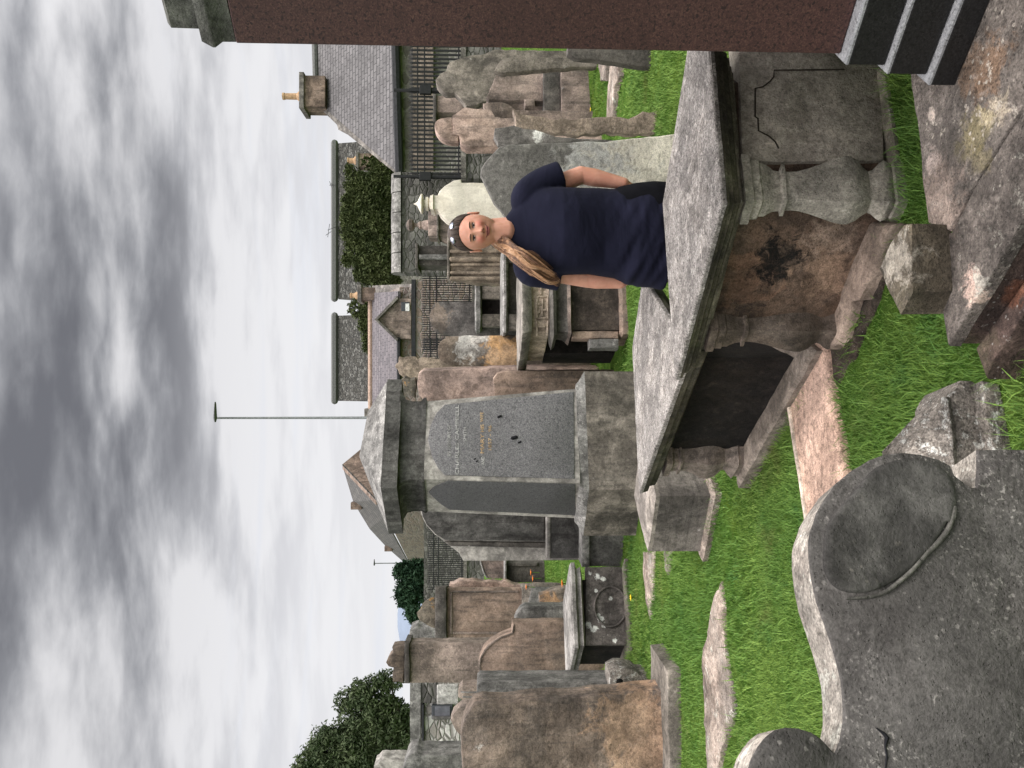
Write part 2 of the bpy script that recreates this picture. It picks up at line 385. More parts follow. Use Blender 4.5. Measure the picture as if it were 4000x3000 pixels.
m_mon = stone('pale_grey_ashlar', (.30, .28, .255), (.36, .335, .305), dark_amt=.12, streak=.22, lich_amt=.04, grain=.22)
m_mond = stone('sooty_grey_ashlar', (.085, .08, .075), (.125, .12, .112), dark_amt=.4, streak=.55, lich_amt=.02)
m_cap = stone('lichened_roof_stone', (.18, .17, .16), (.25, .24, .225), dark_amt=.2, streak=.1, lich_amt=.3, sc=1.4)
m_top = stone('speckled_slab_top', (.30, .27, .245), (.40, .37, .345), dark=(.13, .115, .103), dark_amt=.42, streak=0, lich_amt=.12, cont=.34, lich=(.60, .58, .53), grain=.62, sc=2.4, bump=1.3)
m_mould = stone('green_edged_moulding', (.085, .074, .055), (.135, .12, .088), dark_amt=.5, streak=.4, lich_amt=.03, green=.5)  # base darkened to paint the shade under the slab edge
m_cream = stone('cream_limestone', (.62, .56, .46), (.70, .64, .55), dark=(.30, .27, .22), dark_amt=.1, streak=.25, lich_amt=0, grain=.12, bump=.2, cont=.07)
m_led = stone('ledger_stone', (.24, .195, .165), (.33, .28, .24), dark_amt=.38, streak=0, lich_amt=.22, lich=(.55, .52, .45), grain=.5, sc=1.5, bump=1.3, hstreak=.0)
m_ledp = stone('pale_flat_ledger', (.24, .185, .15), (.31, .26, .22), dark_amt=.3, streak=0, lich_amt=.35, lich=(.46, .44, .38), grain=.5, bump=1.0)
m_pinkl = stone('pink_ledger', (.43, .285, .215), (.50, .345, .27), dark=(.22, .14, .10), dark_amt=.15, streak=0, lich_amt=.04, cont=.25, lich=(.6, .53, .45), grain=.5, bump=.9)
m_lich = stone('lichen_crusted_stone', (.20, .175, .15), (.27, .24, .21), dark_amt=.35, streak=0, lich_amt=.5, lich=(.56, .55, .51), grain=.55, bump=1.3, sc=2.6)
m_near = stone('near_dark_sandstone', (.088, .080, .075), (.115, .107, .10), dark=(.048, .044, .042), dark_amt=.3, streak=.0, lich=(.34, .315, .29), lich_amt=.12, grain=.26, sc=1.6, bump=.8, speck=.85, cont=.25)
m_iron = plain('black_iron', (.012, .012, .013), rough=.5)
m_grass, t, b = mat_new('lawn')
P = t.new('ShaderNodeNewGeometry').outputs['Position']
n1 = t.noise(P, .7, 6, .6, .3); n2 = t.noise(P, 9, 6, .7, .4); n3 = t.noise(P, 60, 5, .7)
y_ = t.sep(P)[1]; 
c = t.mix(t.ramp(n1, .35, .65), (.075, .15, .025), (.14, .22, .04)); c = t.mix(t.ramp(n2, .35, .7), c, (.045, .12, .012))
c = t.mix(t.ramp(n3, .55, .75, 0, .6), c, (.20, .31, .07)); c = t.mix(t.ramp(t.noise(P, 2.1, 5, .6), .55, .75, 0, .6), c, (.17, .24, .03))
t.put(b.inputs['Base Color'], c); b.inputs['Roughness'].default_value = .9; b.inputs['Specular IOR Level'].default_value = .05
t.put(b.inputs['Normal'], t.bump(t.math('ADD', t.math('MULTIPLY', n2, .8), n3), 1.0, .05))
m_blade, t, b = mat_new('grass_blade')
P = t.new('ShaderNodeNewGeometry').outputs['Position']; n1 = t.noise(P, .9, 5, .6); n2 = t.noise(P, 70, 2, .6)
c = t.mix(t.ramp(n1, .35, .65), (.12, .225, .045), (.225, .335, .07)); c = t.mix(t.ramp(n2, .4, .7), c, (.06, .145, .03)); c = t.mix(t.ramp(n2, .62, .75, 0, .8), c, (.32, .38, .13))
c = t.mix(t.ramp(t.noise(t.vm('ADD', P, (3, 9, 0)), 1.7, 6, .7, .5), .55, .68, 0, .55), c, (.21, .20, .07)); c = t.mix(t.ramp(t.noise(t.vm('ADD', P, (8, 2, 0)), 3.1, 5, .65), .56, .66, 0, .5), c, (.05, .15, .04))
t.put(b.inputs['Base Color'], c); b.inputs['Roughness'].default_value = .65; b.inputs['Specular IOR Level'].default_value = .15
m_soil = stone('bare_soil', (.07, .05, .038), (.11, .085, .065), dark_amt=.4, streak=0, lich_amt=.1, sc=4, bump=1.5)

# ---------------------------------------------------------------- ground : one sheet to the horizon
def ground():
    xs = np.concatenate([-np.geomspace(9, 4000, 26)[::-1], np.linspace(-8.5, 8.5, 86), np.geomspace(9, 4000, 26)])
    ys = np.concatenate([-np.geomspace(1, 3000, 12)[::-1], np.linspace(-.5, 30, 150), np.geomspace(31, 5000, 26)])
    vs = []; nx = len(xs)
    for y in ys:
        for x in xs:
            z = gz(x, y)+(.018*(noise.noise(Vector((x*1.7, y*1.7, 0)))) if abs(x) < 9 and -1 < y < 30 else 0)
            vs.append((x, y, z))
    fs = [(j*nx+i, j*nx+i+1, (j+1)*nx+i+1, (j+1)*nx+i) for j in range(len(ys)-1) for i in range(nx-1)]
    o = mesh_obj('ground', vs, fs, m_grass, smooth=True); tag(o, kind='structure')
ground()

# ---------------------------------------------------------------- generic thing builders
def base_origin(o):
    """move the origin of a single-mesh thing to the middle of its base"""
    me = o.data; a = np.empty(len(me.vertices)*3); me.vertices.foreach_get('co', a); a = a.reshape(-1, 3)
    c = np.array([(a[:, 0].min()+a[:, 0].max())/2, (a[:, 1].min()+a[:, 1].max())/2, a[:, 2].min()])
    a -= c; me.vertices.foreach_set('co', a.ravel()); me.update(); o.location = Vector(c)+o.location; return o
def plane_of(reg, pts, Y, yaw):
    cx = sum(p[0] for p in pts)/len(pts); cy = sum(p[1] for p in pts)/len(pts)
    return ony(reg, cx, cy, Y), Vector((math.sin(yaw), -math.cos(yaw), 0))
def outline(reg, pts, p, n, drop=True, sm=0):
    P = [onp(reg, x, y, p, n) for x, y in pts]
    if drop:
        a, b_ = P[0].copy(), P[-1].copy(); a.z = gz(a.x, a.y)-.15; b_.z = gz(b_.x, b_.y)-.15
        if sm: P = smoothline(P, sm)
        P = [a]+P+[b_]
    elif sm: P = smoothline(P+[P[0]], sm)[:-1]
    return P
def hs(name, label, reg, pts, Y, thick, mat, yaw=0, parts=(), cat='headstone', rough=.012, sm=0, group=None, cham=.012, body='slab', step=.06):
    yaw = math.radians(yaw)
    p, n = plane_of(reg, pts, Y, yaw); P = outline(reg, pts, p, n, True, sm)
    mb = slabpoly(P, -n*thick, rough=rough, off=Y*3.3, cham=cham, step=step)
    if not parts:
        o = mb.obj(name, mat, auto=40); base_origin(o); return tag(o, label, cat, group)
    lo = Vector((sum(q.x for q in P)/len(P), sum(q.y for q in P)/len(P), 0)); lo.z = gz(lo.x, lo.y)
    root = empty(name, lo, label, cat, group)
    mb.obj(body, mat, root, auto=40)
    for q in parts:
        pn, rg, ppts, dY, th, mt = q[:6]; opt = q[6] if len(q) > 6 else {}
        pp = p+n*dY
        Q = outline(rg, ppts, pp, n, opt.get('drop', False), opt.get('sm', 0))
        slabpoly(Q, -n*th, rough=opt.get('rough', rough*.7), off=Y*2+dY, cham=opt.get('cham', min(.012, th*.3)), step=step).obj(pn, mt, root, auto=40)
    return root

# ================================================================ RIGHT BACKGROUND
hs('headstone', 'dark grey-brown headstone with lobed top, behind the pinkish block by the red pillar', 'A',
   [(800, 420), (700, 430), (620, 465), (545, 470), (480, 390), (455, 365), (380, 370), (312, 300), (305, 262), (345, 215), (392, 190), (400, 150), (425, 120), (480, 100), (560, 75), (690, 60), (760, 25)], 11.4, .16, m_greyb, 8)
hs('headstone', 'pinkish block headstone with a sloping pale top edge on a dark base block', 'A',
   [(1150, 430), (1090, 430), (720, 418), (705, 400), (745, 300), (785, 215), (1150, 195)], 10.7, .3, m_pink2, 12,
   parts=[('base_block', 'A', [(1290, 520), (1155, 525), (1150, 180), (1290, 175)], .12, .5, m_dark), ('kerb', 'A', [(1420, 560), (1295, 560), (1290, 170), (1420, 165)], .2, .6, m_pink2, {'drop': True}),
          ('corbel', 'A', [(1085, 470), (1010, 465), (1000, 415), (1085, 415)], .05, .2, m_pink2)])
hs('headstone', 'tall pink headstone with shell-like scroll crest in front of the railings', 'A',
   [(900, 792), (700, 790), (550, 790), (500, 765), (490, 700), (440, 690), (440, 545), (530, 480), (740, 500), (770, 560)], 9.8, .2, m_pink, 10,
   parts=[('crest', 'A', [(485, 745), (430, 745), (350, 720), (305, 660), (297, 610), (320, 575), (370, 560), (440, 560), (485, 600)], -.02, .16, m_pink, {'sm': 2})], sm=0)
hs('pedestal', 'small pale block pedestal with a dark flat cap in front of the railings', 'A',
   [(500, 520), (370, 522), (310, 520), (310, 390), (370, 388), (500, 385)], 12.4, .35, m_pink2, 0,
   parts=[('cap_slab', 'A', [(312, 590), (284, 590), (284, 375), (312, 375)], .05, .5, m_dark)], cat='pedestal')
hs('headstone', 'low worn brown headstone behind the pink scroll-crested stone', 'A',
   [(1000, 640), (905, 640), (740, 610), (690, 530), (680, 450), (740, 440), (830, 440), (900, 470), (930, 500)], 10.3, .18, m_pink2, -5)
hs('headstone', 'narrow dark headstone seen edge-on, leaning beside the red granite pillar', 'A',
   [(1460, 160), (1140, 185), (830, 212), (765, 190), (800, 130), (840, 95), (1000, 78), (1460, 95)], 10.0, .14, m_greyb, 0)
hs('headstone', 'dark stone seen edge-on, widening downwards, right against the red granite pillar', 'A',
   [(2150, 187), (1760, 137), (1600, 105), (1400, 92), (1340, 60), (1340, 10), (2150, 10)], 6.9, .12, m_dark, -5)
hs('headstone', 'rough tan headstone with a jagged broken edge behind the white-bottomed stone', 'A',
   [(2050, 690), (1200, 690), (1080, 658), (930, 622), (915, 480), (990, 530), (1080, 545), (1200, 575), (1640, 562), (1900, 550), (1935, 518), (2050, 515)], 6.7, .22, m_tanr, -12, rough=.03)
m_scr = stone('dark_scroll_stone', (.13, .12, .11), (.18, .165, .15), dark_amt=.3, streak=.2, lich_amt=.02, spots=[(ony('A', 1110, 705, 6.0), .05, (.66, .64, .6), 1, 9)])
hs('headstone', 'dark scrolled headstone with a white patch, right of the large peaked white-bottomed stone', 'A',
   [(1650, 790), (1640, 747), (860, 790), (800, 770), (765, 705), (772, 645), (840, 630), (910, 625), (1000, 652), (1080, 665), (1180, 692), (1300, 718), (1640, 735)], 6.0, .2, m_scr, -10)
pA8 = [ony('A', 1800, 900, 5.35), ony('A', 1500, 900, 5.35), ony('A', 2100, 900, 5.35)]
m_A8 = stone('mottled_white_and_grey', (.13, .122, .11), (.21, .20, .18), dark=(.05, .047, .044), dark_amt=.5, streak=.25, lich_amt=.06, cont=.2, spots=[(pA8[0], .40, (.56, .53, .47), .9, 4), (pA8[1]+Vector((0, 0, -.1)), .26, (.42, .41, .39), .8, 6), (pA8[2]+Vector((.15, 0, -.2)), .6, (.60, .55, .46), .95, 4)])
hs('headstone', 'large peaked headstone, mottled grey above and whitish below, behind the woman', 'A',
   [(2200, 1368), (860, 1360), (770, 1240), (650, 1022), (655, 960), (690, 905), (730, 862), (800, 797), (860, 775), (1640, 748), (2200, 692)], 5.4, .2, m_A8, -12, cham=.02)
crm = hs('headstone', 'cream headstone with rounded shoulders and a pointed finial behind the woman\'s head', 'E',
   [(900, 386), (525, 386), (520, 412), (460, 404), (390, 360), (345, 315), (330, 284), (272, 284), (265, 262), (265, 198), (272, 172), (330, 172), (345, 140), (390, 95), (460, 50), (520, 42), (525, 70), (900, 70)], 9.0, .3, m_cream, 0,
   parts=[('neck_block', 'E', [(300, 290), (285, 290), (285, 166), (300, 166)], .02, .34, m_cream)], rough=.004)
def fin_lathe(name, reg, axis_y, prof, Y, mat, parent):
    c = ony(reg, prof[0][0], axis_y, Y); k = Y/3000/REG[reg][2]
    mb = MB(); mb.lathe((c.x, c.y+.1), [(max(r*k, .002), ony(reg, x, axis_y, Y).z) for x, r in prof][::-1], 18); return mb.obj(name, mat, parent, auto=35)
fin_lathe('finial', 'E', 226, [(130, 2), (160, 16), (182, 60), (192, 82), (202, 82), (210, 50), (216, 34), (222, 34), (230, 56), (250, 58), (258, 40), (268, 40)], 9.0, m_cream, crm)
urn = hs('urn_monument', 'small pink monument topped with a stone urn, before the rubble wall', 'E',
   [(430, 540), (330, 500), (255, 500), (255, 300), (330, 300), (430, 280)], 15, .6, m_pink2, 0, parts=[('die_moulding', 'E', [(340, 520), (322, 520), (322, 285), (340, 285)], .08, .7, m_greyb)], cat='monument')
fin_lathe('urn', 'E', 405, [(72, 4), (82, 34), (100, 50), (125, 46), (140, 18), (162, 14), (185, 34), (200, 30), (225, 40), (255, 44)], 15.2, m_pink2, urn)
hs('monument', 'dark square monument with a flat projecting cap before the rubble wall', 'E',
   [(440, 740), (160, 735), (160, 580), (440, 580)], 16, .8, m_dark, 0, parts=[('cap_slab', 'E', [(172, 765), (150, 765), (150, 560), (172, 560)], .1, 1.0, m_dark),
   ('pier', 'E', [(440, 690), (180, 690), (180, 650), (440, 650)], .08, .1, m_grey)], cat='monument')
fl = hs('headstone', 'broad tan headstone with vertical column ribs, left of the woman\'s head', 'E',
   [(845, 885), (650, 880), (560, 862), (440, 842), (425, 740), (420, 600), (420, 470), (845, 470)], 11, .35, m_tan, 0,
   parts=[('ledge', 'E', [(430, 850), (408, 845), (408, 470), (430, 470)], .05, .42, m_greyb)])
for yy, rr in ((625, 17), (690, 22), (735, 12), (800, 15), (845, 18)):
    a = ony('E', 440, yy, 10.98); b_ = ony('E', 845, yy, 10.98); k = 11/3000/2.0733
    MB().tube([a, (a+b_)/2, b_], [rr*k]*3, 10).obj('column', m_tan, fl, auto=40)
m_G1 = stone('soot_black_grey', (.10, .095, .088), (.145, .13, .12), dark_amt=.3, streak=.4, lich_amt=0, spots=[(ony('E', 350, 1130, 13), .22, (.24, .19, .15), .9, 5), (ony('E', 350, 1220, 13), .16, (.20, .16, .13), .7, 5)])
hs('headstone', 'wide dark grey headstone with brownish patches, in front of the railings', 'E',
   [(720, 1320), (520, 1322), (330, 1290), (278, 1230), (262, 1150), (290, 1062), (330, 1035), (720, 1033)], 13, .22, m_G1, 0)
m_G2 = stone('orange_white_blotched', (.17, .13, .10), (.22, .18, .14), dark_amt=.2, streak=.1, lich_amt=.05, spots=[
    (ony('E', 600, 1390, 10.3), .22, (.62, .60, .55), .95, 8), (ony('E', 680, 1350, 10.3), .14, (.66, .62, .56), .9, 9), (ony('E', 700, 1480, 10.3), .22, (.09, .08, .07), .75, 9), (ony('E', 850, 1400, 10.3), .26, (.50, .30, .14), .95, 6), (ony('E', 860, 1500, 10.3), .22, (.48, .32, .19), .9, 6)])
hs('headstone', 'round-topped headstone with white blotches above orange stone', 'E',
   [(930, 1560), (520, 1555), (420, 1548), (348, 1500), (330, 1420), (350, 1360), (400, 1325), (470, 1312), (930, 1305)], 10.3, .2, m_G2, 0, sm=2)
pk = hs('headstone', 'smooth pink headstone right of the grey pedestal monument', 'R3',
   [(1640, 1178), (960, 1175), (905, 1130), (890, 1040), (905, 960), (950, 930), (1640, 905)], 9.9, .25, m_pink, -10,
   parts=[('crest', 'R3', [(880, 1160), (845, 1140), (775, 1120), (758, 1060), (762, 1010), (790, 985), (835, 1010), (880, 990)], -.02, .15, stone('orange_lichened', (.11, .10, .08), (.16, .14, .11), lich_amt=.1, orange=.9, sc=2.5), {'rough': .03})])
hs('headstone', 'brown headstone stub just right of the grey pedestal monument, below the smooth pink one', 'C',
   [(1690, 245), (1160, 245), (1150, 200), (1150, 130), (1175, 90), (1230, 78), (1690, 75)], 8.9, .2, m_brownw, -5, sm=0)
hs('rubble_pier', 'broken pinkish rubble pier with a ragged top beside the far railings', 'R3',
   [(1000, 1000), (800, 1000), (735, 950), (720, 900), (735, 830), (830, 815), (960, 830)], 18, .6, m_tanr, 0, rough=.06, cat='pier')

# ---------------------------------------------------------------- left background
def ped(name, label, Y, yaw, *parts, cat='monument', group=None):
    """monument of several front-on blocks; the first part gives the plane"""
    yw = math.radians(yaw); p, n = plane_of(parts[0][1], parts[0][2], Y, yw); first = True; root = None
    for q in parts:
        pn, rg, pts, dY, th, mt = q[:6]; opt = q[6] if len(q) > 6 else {}
        P = outline(rg, pts, p+n*dY, n, opt.get('drop', False), opt.get('sm', 0))
        if root is None: lo = Vector((P[0].x, P[0].y, 0)); lo.z = gz(lo.x, lo.y); root = empty(name, lo, label, cat, group)
        slabpoly(P, -n*th, rough=opt.get('rough', .008), off=Y+dY*9, cham=.015).obj(pn, mt, root, auto=40)
    return root
ped('monument', 'square sandstone monument with heavy dark cornice, right of the tall pedimented headstone', 12.5, 14,
    ('die', 'L', [(1090, 430), (655, 430), (655, 140), (1090, 140)], 0, .9, m_brownw),
    ('cornice', 'L', [(655, 442), (590, 442), (590, 133), (655, 133)], .10, 1.1, m_dark),
    ('crest', 'L', [(595, 372), (540, 362), (505, 335), (490, 290), (520, 232), (560, 200), (595, 195)], -.1, .5, stone('ochre_lichened', (.13, .11, .085), (.19, .16, .12), orange=.8, sc=2.5, lich_amt=.1), {'rough': .04}),
    ('border', 'L', [(690, 410), (675, 410), (675, 165), (690, 165)], .02, .05, m_pink2),
    ('border', 'L', [(1070, 410), (690, 410), (690, 395), (1070, 395)], .02, .05, m_pink2),
    ('border', 'L', [(1070, 170), (690, 170), (690, 158), (1070, 158)], .02, .05, m_pink2),
    ('plinth', 'L', [(1200, 455), (1090, 455), (1090, 120), (1200, 115)], .10, 1.1, m_greyb, {'drop': True}))
hs('broken_block', 'pale broken stone block behind the dark cornice', 'L', [(640, 470), (520, 468), (450, 455), (436, 420), (450, 388), (520, 372), (570, 362), (600, 390), (640, 400)], 15, .5, m_cap, 0, rough=.05, cat='stone')
ped('headstone', 'tall weathered headstone with moulded cornice and dark carved pediment', 10.4, 6,
    ('slab', 'L', [(1010, 690), (440, 690), (440, 462), (1010, 458)], 0, .35, m_brownt, {'drop': True}),
    ('cornice', 'L', [(443, 694), (412, 694), (412, 455), (443, 455)], .07, .5, m_dark),
    ('pediment', 'L', [(412, 690), (348, 682), (342, 640), (352, 600), (318, 598), (300, 575), (318, 540), (350, 520), (342, 482), (412, 478)], .01, .35, m_brown, {'rough': .02}),
    cat='headstone')
hs('headstone', 'warm brown headstone with a round arched pale-edged top behind the low table tomb', 'L',
   [(1330, 860), (1035, 858), (1030, 800), (955, 775), (880, 705), (848, 640), (840, 590), (848, 545), (872, 500), (915, 455), (960, 428), (1032, 402), (1036, 345), (1330, 345)], 9.5, .22, m_brownw, 0,
   parts=[('rim', 'L', [(1046, 850), (1035, 858), (1030, 800), (955, 775), (880, 705), (848, 640), (840, 590), (848, 545), (872, 500), (915, 455), (960, 428), (1032, 402), (1044, 350), (1046, 390), (1040, 408), (966, 436), (924, 462), (882, 506), (858, 548), (850, 590), (858, 638), (890, 700), (962, 768), (1040, 795)], .01, .02, m_pink2, {'cham': .004, 'rough': 0})])
hs('headstone', 'narrow grey headstone seen obliquely, between the round-arched stone and the big brown one', 'L',
   [(1900, 800), (840, 795), (830, 740), (832, 700), (850, 687), (1900, 684)], 7.2, .5, m_grey, 8, rough=.006)
m_L5 = stone('big_brown_headstone', (.25, .19, .15), (.17, .135, .11), dark=(.055, .047, .042), dark_amt=.45, streak=.45, lich_amt=.02, hstreak=.35, bump=1.0,
             spots=[(ony('L', 1800, 1000, 6.1), .42, (.44, .29, .19), .9, 5), (ony('L', 1850, 1150, 6.1), .40, (.46, .31, .21), .9, 5), (ony('L', 1700, 900, 6.1), .26, (.36, .25, .17), .75, 8)])
hs('headstone', 'large broad brown headstone at the left edge with paler orange stone near its foot', 'L',
   [(1935, 1400), (900, 1380), (860, 1330), (790, 1250), (750, 1180), (738, 1080), (740, 980), (768, 880), (812, 815), (860, 802), (1000, 808), (1130, 792), (1450, 774), (1750, 745), (1935, 726)], 6.1, .25, m_L5, 0,
   parts=[('plinth', 'L', [(2005, 1420), (1945, 1420), (1925, 618), (2005, 612)], .22, .6, m_greyb, {'drop': True})], cham=.02)
hs('headstone', 'small pointed brown headstone behind the top of the big brown one', 'W',
   [(1720, 850), (1540, 822), (1500, 770), (1455, 700), (1480, 640), (1510, 600), (1560, 570), (1720, 560)], 8.2, .18, m_brownt, 0)
hs('stone_block', 'small mottled broken stone block with a hole beside the big brown headstone', 'L',
   [(1765, 760), (1605, 757), (1600, 690), (1598, 630), (1640, 612), (1740, 628), (1765, 655)], 7.0, .3, m_lich, 0, rough=.02, cat='stone block',
   parts=[('hole', 'L', [(1668, 700), (1650, 705), (1635, 690), (1640, 668), (1660, 664), (1672, 680)], .004, .02, plain('hole_black', (.01, .01, .01)), {'sm': 2})])
hs('headstone', 'low smooth grey headstone with a curved top behind the low table tomb', 'L',
   [(1330, 348), (1062, 345), (1048, 330), (1058, 300), (1082, 262), (1110, 248), (1330, 245)], 10.6, .2, m_grey, 0, rough=.004)
m_L7 = stone('orange_patched_brown', (.17, .14, .115), (.22, .18, .15), lich_amt=0, spots=[(ony('M', 1430, 770, 11.5), .18, (.38, .23, .13), .95, 5)])
hs('headstone', 'small brown headstone with an orange patch behind the low table tomb', 'M',
   [(1620, 830), (1380, 825), (1345, 780), (1345, 720), (1420, 690), (1500, 665), (1620, 655)], 11.5, .2, m_L7, 0)
hs('headstone', 'thin pale grey headstone seen edge-on beside the orange-patched stone', 'M',
   [(1420, 820), (1300, 815), (1250, 805), (1252, 770), (1275, 650), (1330, 640), (1420, 645)], 12.2, .3, m_grey, 30)
hs('headstone', 'leaning plum-brown headstone with a pale rim in the far left graves', 'M',
   [(1040, 580), (890, 572), (860, 522), (840, 460), (832, 418), (1040, 418)], 14.5, .2, m_pink2, 10, parts=[('rim', 'M', [(890, 576), (855, 525), (828, 420), (840, 418), (866, 515), (900, 568)], .02, .06, m_cap)])
ped('tomb', 'far dark table tomb with a thin pale lid below the leaning brown headstone', 14, 0,
    ('body', 'M', [(1330, 612), (1060, 610), (1060, 432), (1330, 430)], 0, .7, m_dark, {'drop': True}), ('lid', 'M', [(1062, 650), (1042, 650), (1042, 415), (1062, 415)], .12, .9, m_cap), ('post', 'M', [(1330, 470), (1062, 470), (1062, 440), (1330, 440)], .05, .1, m_dark), cat='tomb')
hs('headstone', 'ragged reddish headstone tight behind the sandstone monument', 'M',
   [(1180, 720), (620, 700), (555, 660), (575, 625), (650, 597), (760, 590), (870, 600), (1040, 605), (1180, 640)], 13.2, .2, m_pink, 0, rough=.03)
# arched stone beside the pedestal monument
C2 = hs('headstone', 'pale grey gothic-arched headstone with a dark inset panel, left of the pedestal monument', 'C',
   [(1500, 1248), (965, 1252), (935, 1200), (870, 1150), (790, 1090), (735, 1030), (708, 975), (700, 945), (706, 900), (735, 860), (1500, 850)], 8.7, .24, m_mon, -8,
   parts=[('panel', 'C', [(1465, 1128), (850, 1122), (790, 1085), (735, 1025), (712, 975), (706, 945), (712, 900), (1465, 870)], .05, .05, m_mond, {'rough': .002}),
          ('chamfer', 'C', [(1470, 1172), (880, 1160), (850, 1132), (1470, 1138)], .03, .04, m_dark, {'rough': .002}),
          ('base_block', 'C', [(1690, 1235), (1500, 1235), (1500, 900), (1690, 900)], .18, .5, m_mond), ('base_ledge', 'C', [(1503, 1240), (1478, 1236), (1478, 900), (1503, 900)], .19, .5, m_mon)], rough=.004)
ped('kerb_wall', 'low grey stone plinth running left from the foot of the pedestal monument', 8.35, -6,
    ('coping', 'C', [(1745, 1290), (1694, 1290), (1694, 950), (1745, 950)], .06, .7, m_cap), ('wall', 'C', [(1830, 1285), (1742, 1285), (1742, 950), (1830, 950)], 0, .6, m_grey, {'drop': True}), cat='plinth')
# ---------------------------------------------------------------- flat stones in the lawn
def ledger(name, label, reg, pts, z, thick, mat, group=None, rough=.012, cat='ledger stone', step=.05):
    P = [onz(reg, x, y, z) for x, y in pts]; pl = [(p.x, p.y) for p in P]
    g = gz(P[0].x, P[0].y)
    o = loft(pl, [(0, z-thick-.05), (0, z-.02), (.006, z-.006), (.022, z)], step=step, amp=rough, freq=7, off=z*31+P[0].x).obj(name, mat, auto=50)
    base_origin(o); return tag(o, label, cat, group)
ledger('ledger', 'long flat weathered stone sunk in the grass, at the lower left', 'N', [(290, 650), (232, 850), (196, 1060), (192, 1200), (205, 1420), (215, 1620), (222, 1800), (300, 1800), (290, 1640), (335, 1430), (358, 1340), (335, 1150), (312, 990), (308, 790)], .035, .1, m_ledp, rough=.02)
ledger('ledger', 'narrow flat pale stone sunk in the grass in front of the oval-panelled tomb', 'L', [(1782, -70), (1850, -70), (1845, 120), (1840, 220), (1822, 325), (1800, 230), (1790, 100)], .03, .08, m_ledp)
ledger('ledger', 'short pale stone strip in the grass, left of the low grey block', 'L', [(1900, -70), (1945, -70), (1940, 30), (1925, 68), (1908, 20)], .03, .08, m_ledp)
ledger('ledger', 'longer whitish kerb strip in the grass beside the red pillar', 'A', [(1645, 570), (1650, 420), (1672, 150), (1735, 150), (1740, 230), (1705, 330), (1685, 570)], .05, .08, m_ledp)
ledger('ledger', 'short whitish kerb strip in the grass, farther than the longer one', 'A', [(1600, 275), (1583, 170), (1590, 60), (1640, 60), (1635, 275)], .07, .1, m_ledp)
# ================================================================ TABLE TOMBS
def pt2(p): return (p.x, p.y)
def square(c, e1, e2, h): return [c-e1*h-e2*h, c+e1*h-e2*h, c+e1*h+e2*h, c-e1*h+e2*h]
def baluster(corner, e1, e2, size, prof, mat, parent, off=0, s2=1.0):
    """square vase support; corner = outer corner, e1/e2 unit vectors going inwards along both sides"""
    c = corner+(e1+e2*s2)*size; rs = []
    for h, z in prof:
        hs_ = h*size; sq = [c-e1*hs_-e2*(hs_*s2+(h-1)*size*(1-s2)*.6), c+e1*hs_-e2*(hs_*s2+(h-1)*size*(1-s2)*.6), c+e1*hs_+e2*hs_*s2, c-e1*hs_+e2*hs_*s2]; q = []
        for i in range(4):
            a, b_ = sq[i], sq[(i+1) % 4]
            for j in range(6):
                t = j/6; v = a.lerp(b_, t); v = c+(v-c)*(1-.05*(abs(t-.5)*2)**6); q.append(Vector((v.x, v.y, z)))
        rs.append(q)
    rs = [[jit(v, .004, 14, off) for v in r] for r in rs]
    return MB().rings(rs).obj('baluster', mat, parent, auto=32)
# ---- tomb 1 : the big one the woman leans on
ZT = .72
T1 = [pt2(onz('S', 2816, 796, ZT)), (1.265, 2.79), (1.40, 3.03), pt2(onz('S', 2587, 796, ZT)), pt2(onz('S', 2635, 1484, ZT))]
t1 = empty('table_tomb', (.75, 3.05, 0), 'largest table tomb, with speckled slab top and vase-shaped corner baluster, in front of the woman', 'tomb')
loft(T1, [(.050, ZT-.086), (.044, ZT-.080), (.040, ZT-.064), (.022, ZT-.056), (.020, ZT-.040), (.006, ZT-.034), (.004, ZT-.0225)], step=.05, amp=.002, freq=9).obj('moulding', m_mould, t1, auto=25)
loft(T1, [(.0, ZT-.022), (-.001, ZT-.008), (.003, ZT-.002), (.010, ZT), (.05, ZT+.001)], step=.04, amp=.0018, freq=12, off=3).obj('top_slab', m_top, t1, auto=30)
m_neck = stone('necking_stone', (.17, .15, .12), (.22, .19, .15), dark_amt=.3, green=.4, streak=.3)
loft(T1, [(.118, ZT-.128), (.116, ZT-.118), (.095, ZT-.115), (.090, ZT-.102), (.065, ZT-.099), (.062, ZT-.085)], step=.06, amp=.002).obj('necking', m_neck, t1, auto=35)
# front (right-hand) face plane and side face plane of the die
A_ = Vector((*T1[0], 0)); B_ = Vector((*T1[1], 0)); C_ = Vector((*T1[4], 0))
e1 = (B_-A_).normalized(); e2 = (C_-A_).normalized()
pan_m = stone('tomb_end_panel', (.36, .315, .265), (.42, .375, .315), dark_amt=.12, streak=.1, cont=.25, lich_amt=.14, lich=(.40, .37, .30), grain=.35, green=.25, sc=1.3,
              spots=[(ony('P', 1050, 950, 2.9)+Vector((0, 0, 0)), .06, (.22, .15, .06), .8, 9)])
pl_in = [(p.x, p.y) for p in inset(ccw(T1), .135)]
ns = Vector((-e2.y, e2.x, 0)); ns = ns if ns.x < 0 else -ns
side_c = onp('Q', 850, 150, A_-ns*.155, ns)
side_at = lambda x, y: onp('Q', x, y, A_-ns*.155, ns)
m_side = stone('tomb_side_panel', (.20, .125, .085), (.13, .09, .066), dark=(.028, .024, .022), dark_amt=.45, streak=.15, lich_amt=.0, grain=.4, bump=.8,
               spots=[(side_at(1120, 200), .13, (.30, .20, .14), .75, 9), (side_at(700, 250), .14, (.23, .13, .085), .6, 9), (side_at(870, 140), .115, (.008, .008, .008), .97, 14), (side_at(1180, 0), .10, (.30, .22, .17), .7, 9), (side_at(600, 520), .15, (.045, .033, .028), .8, 9)])
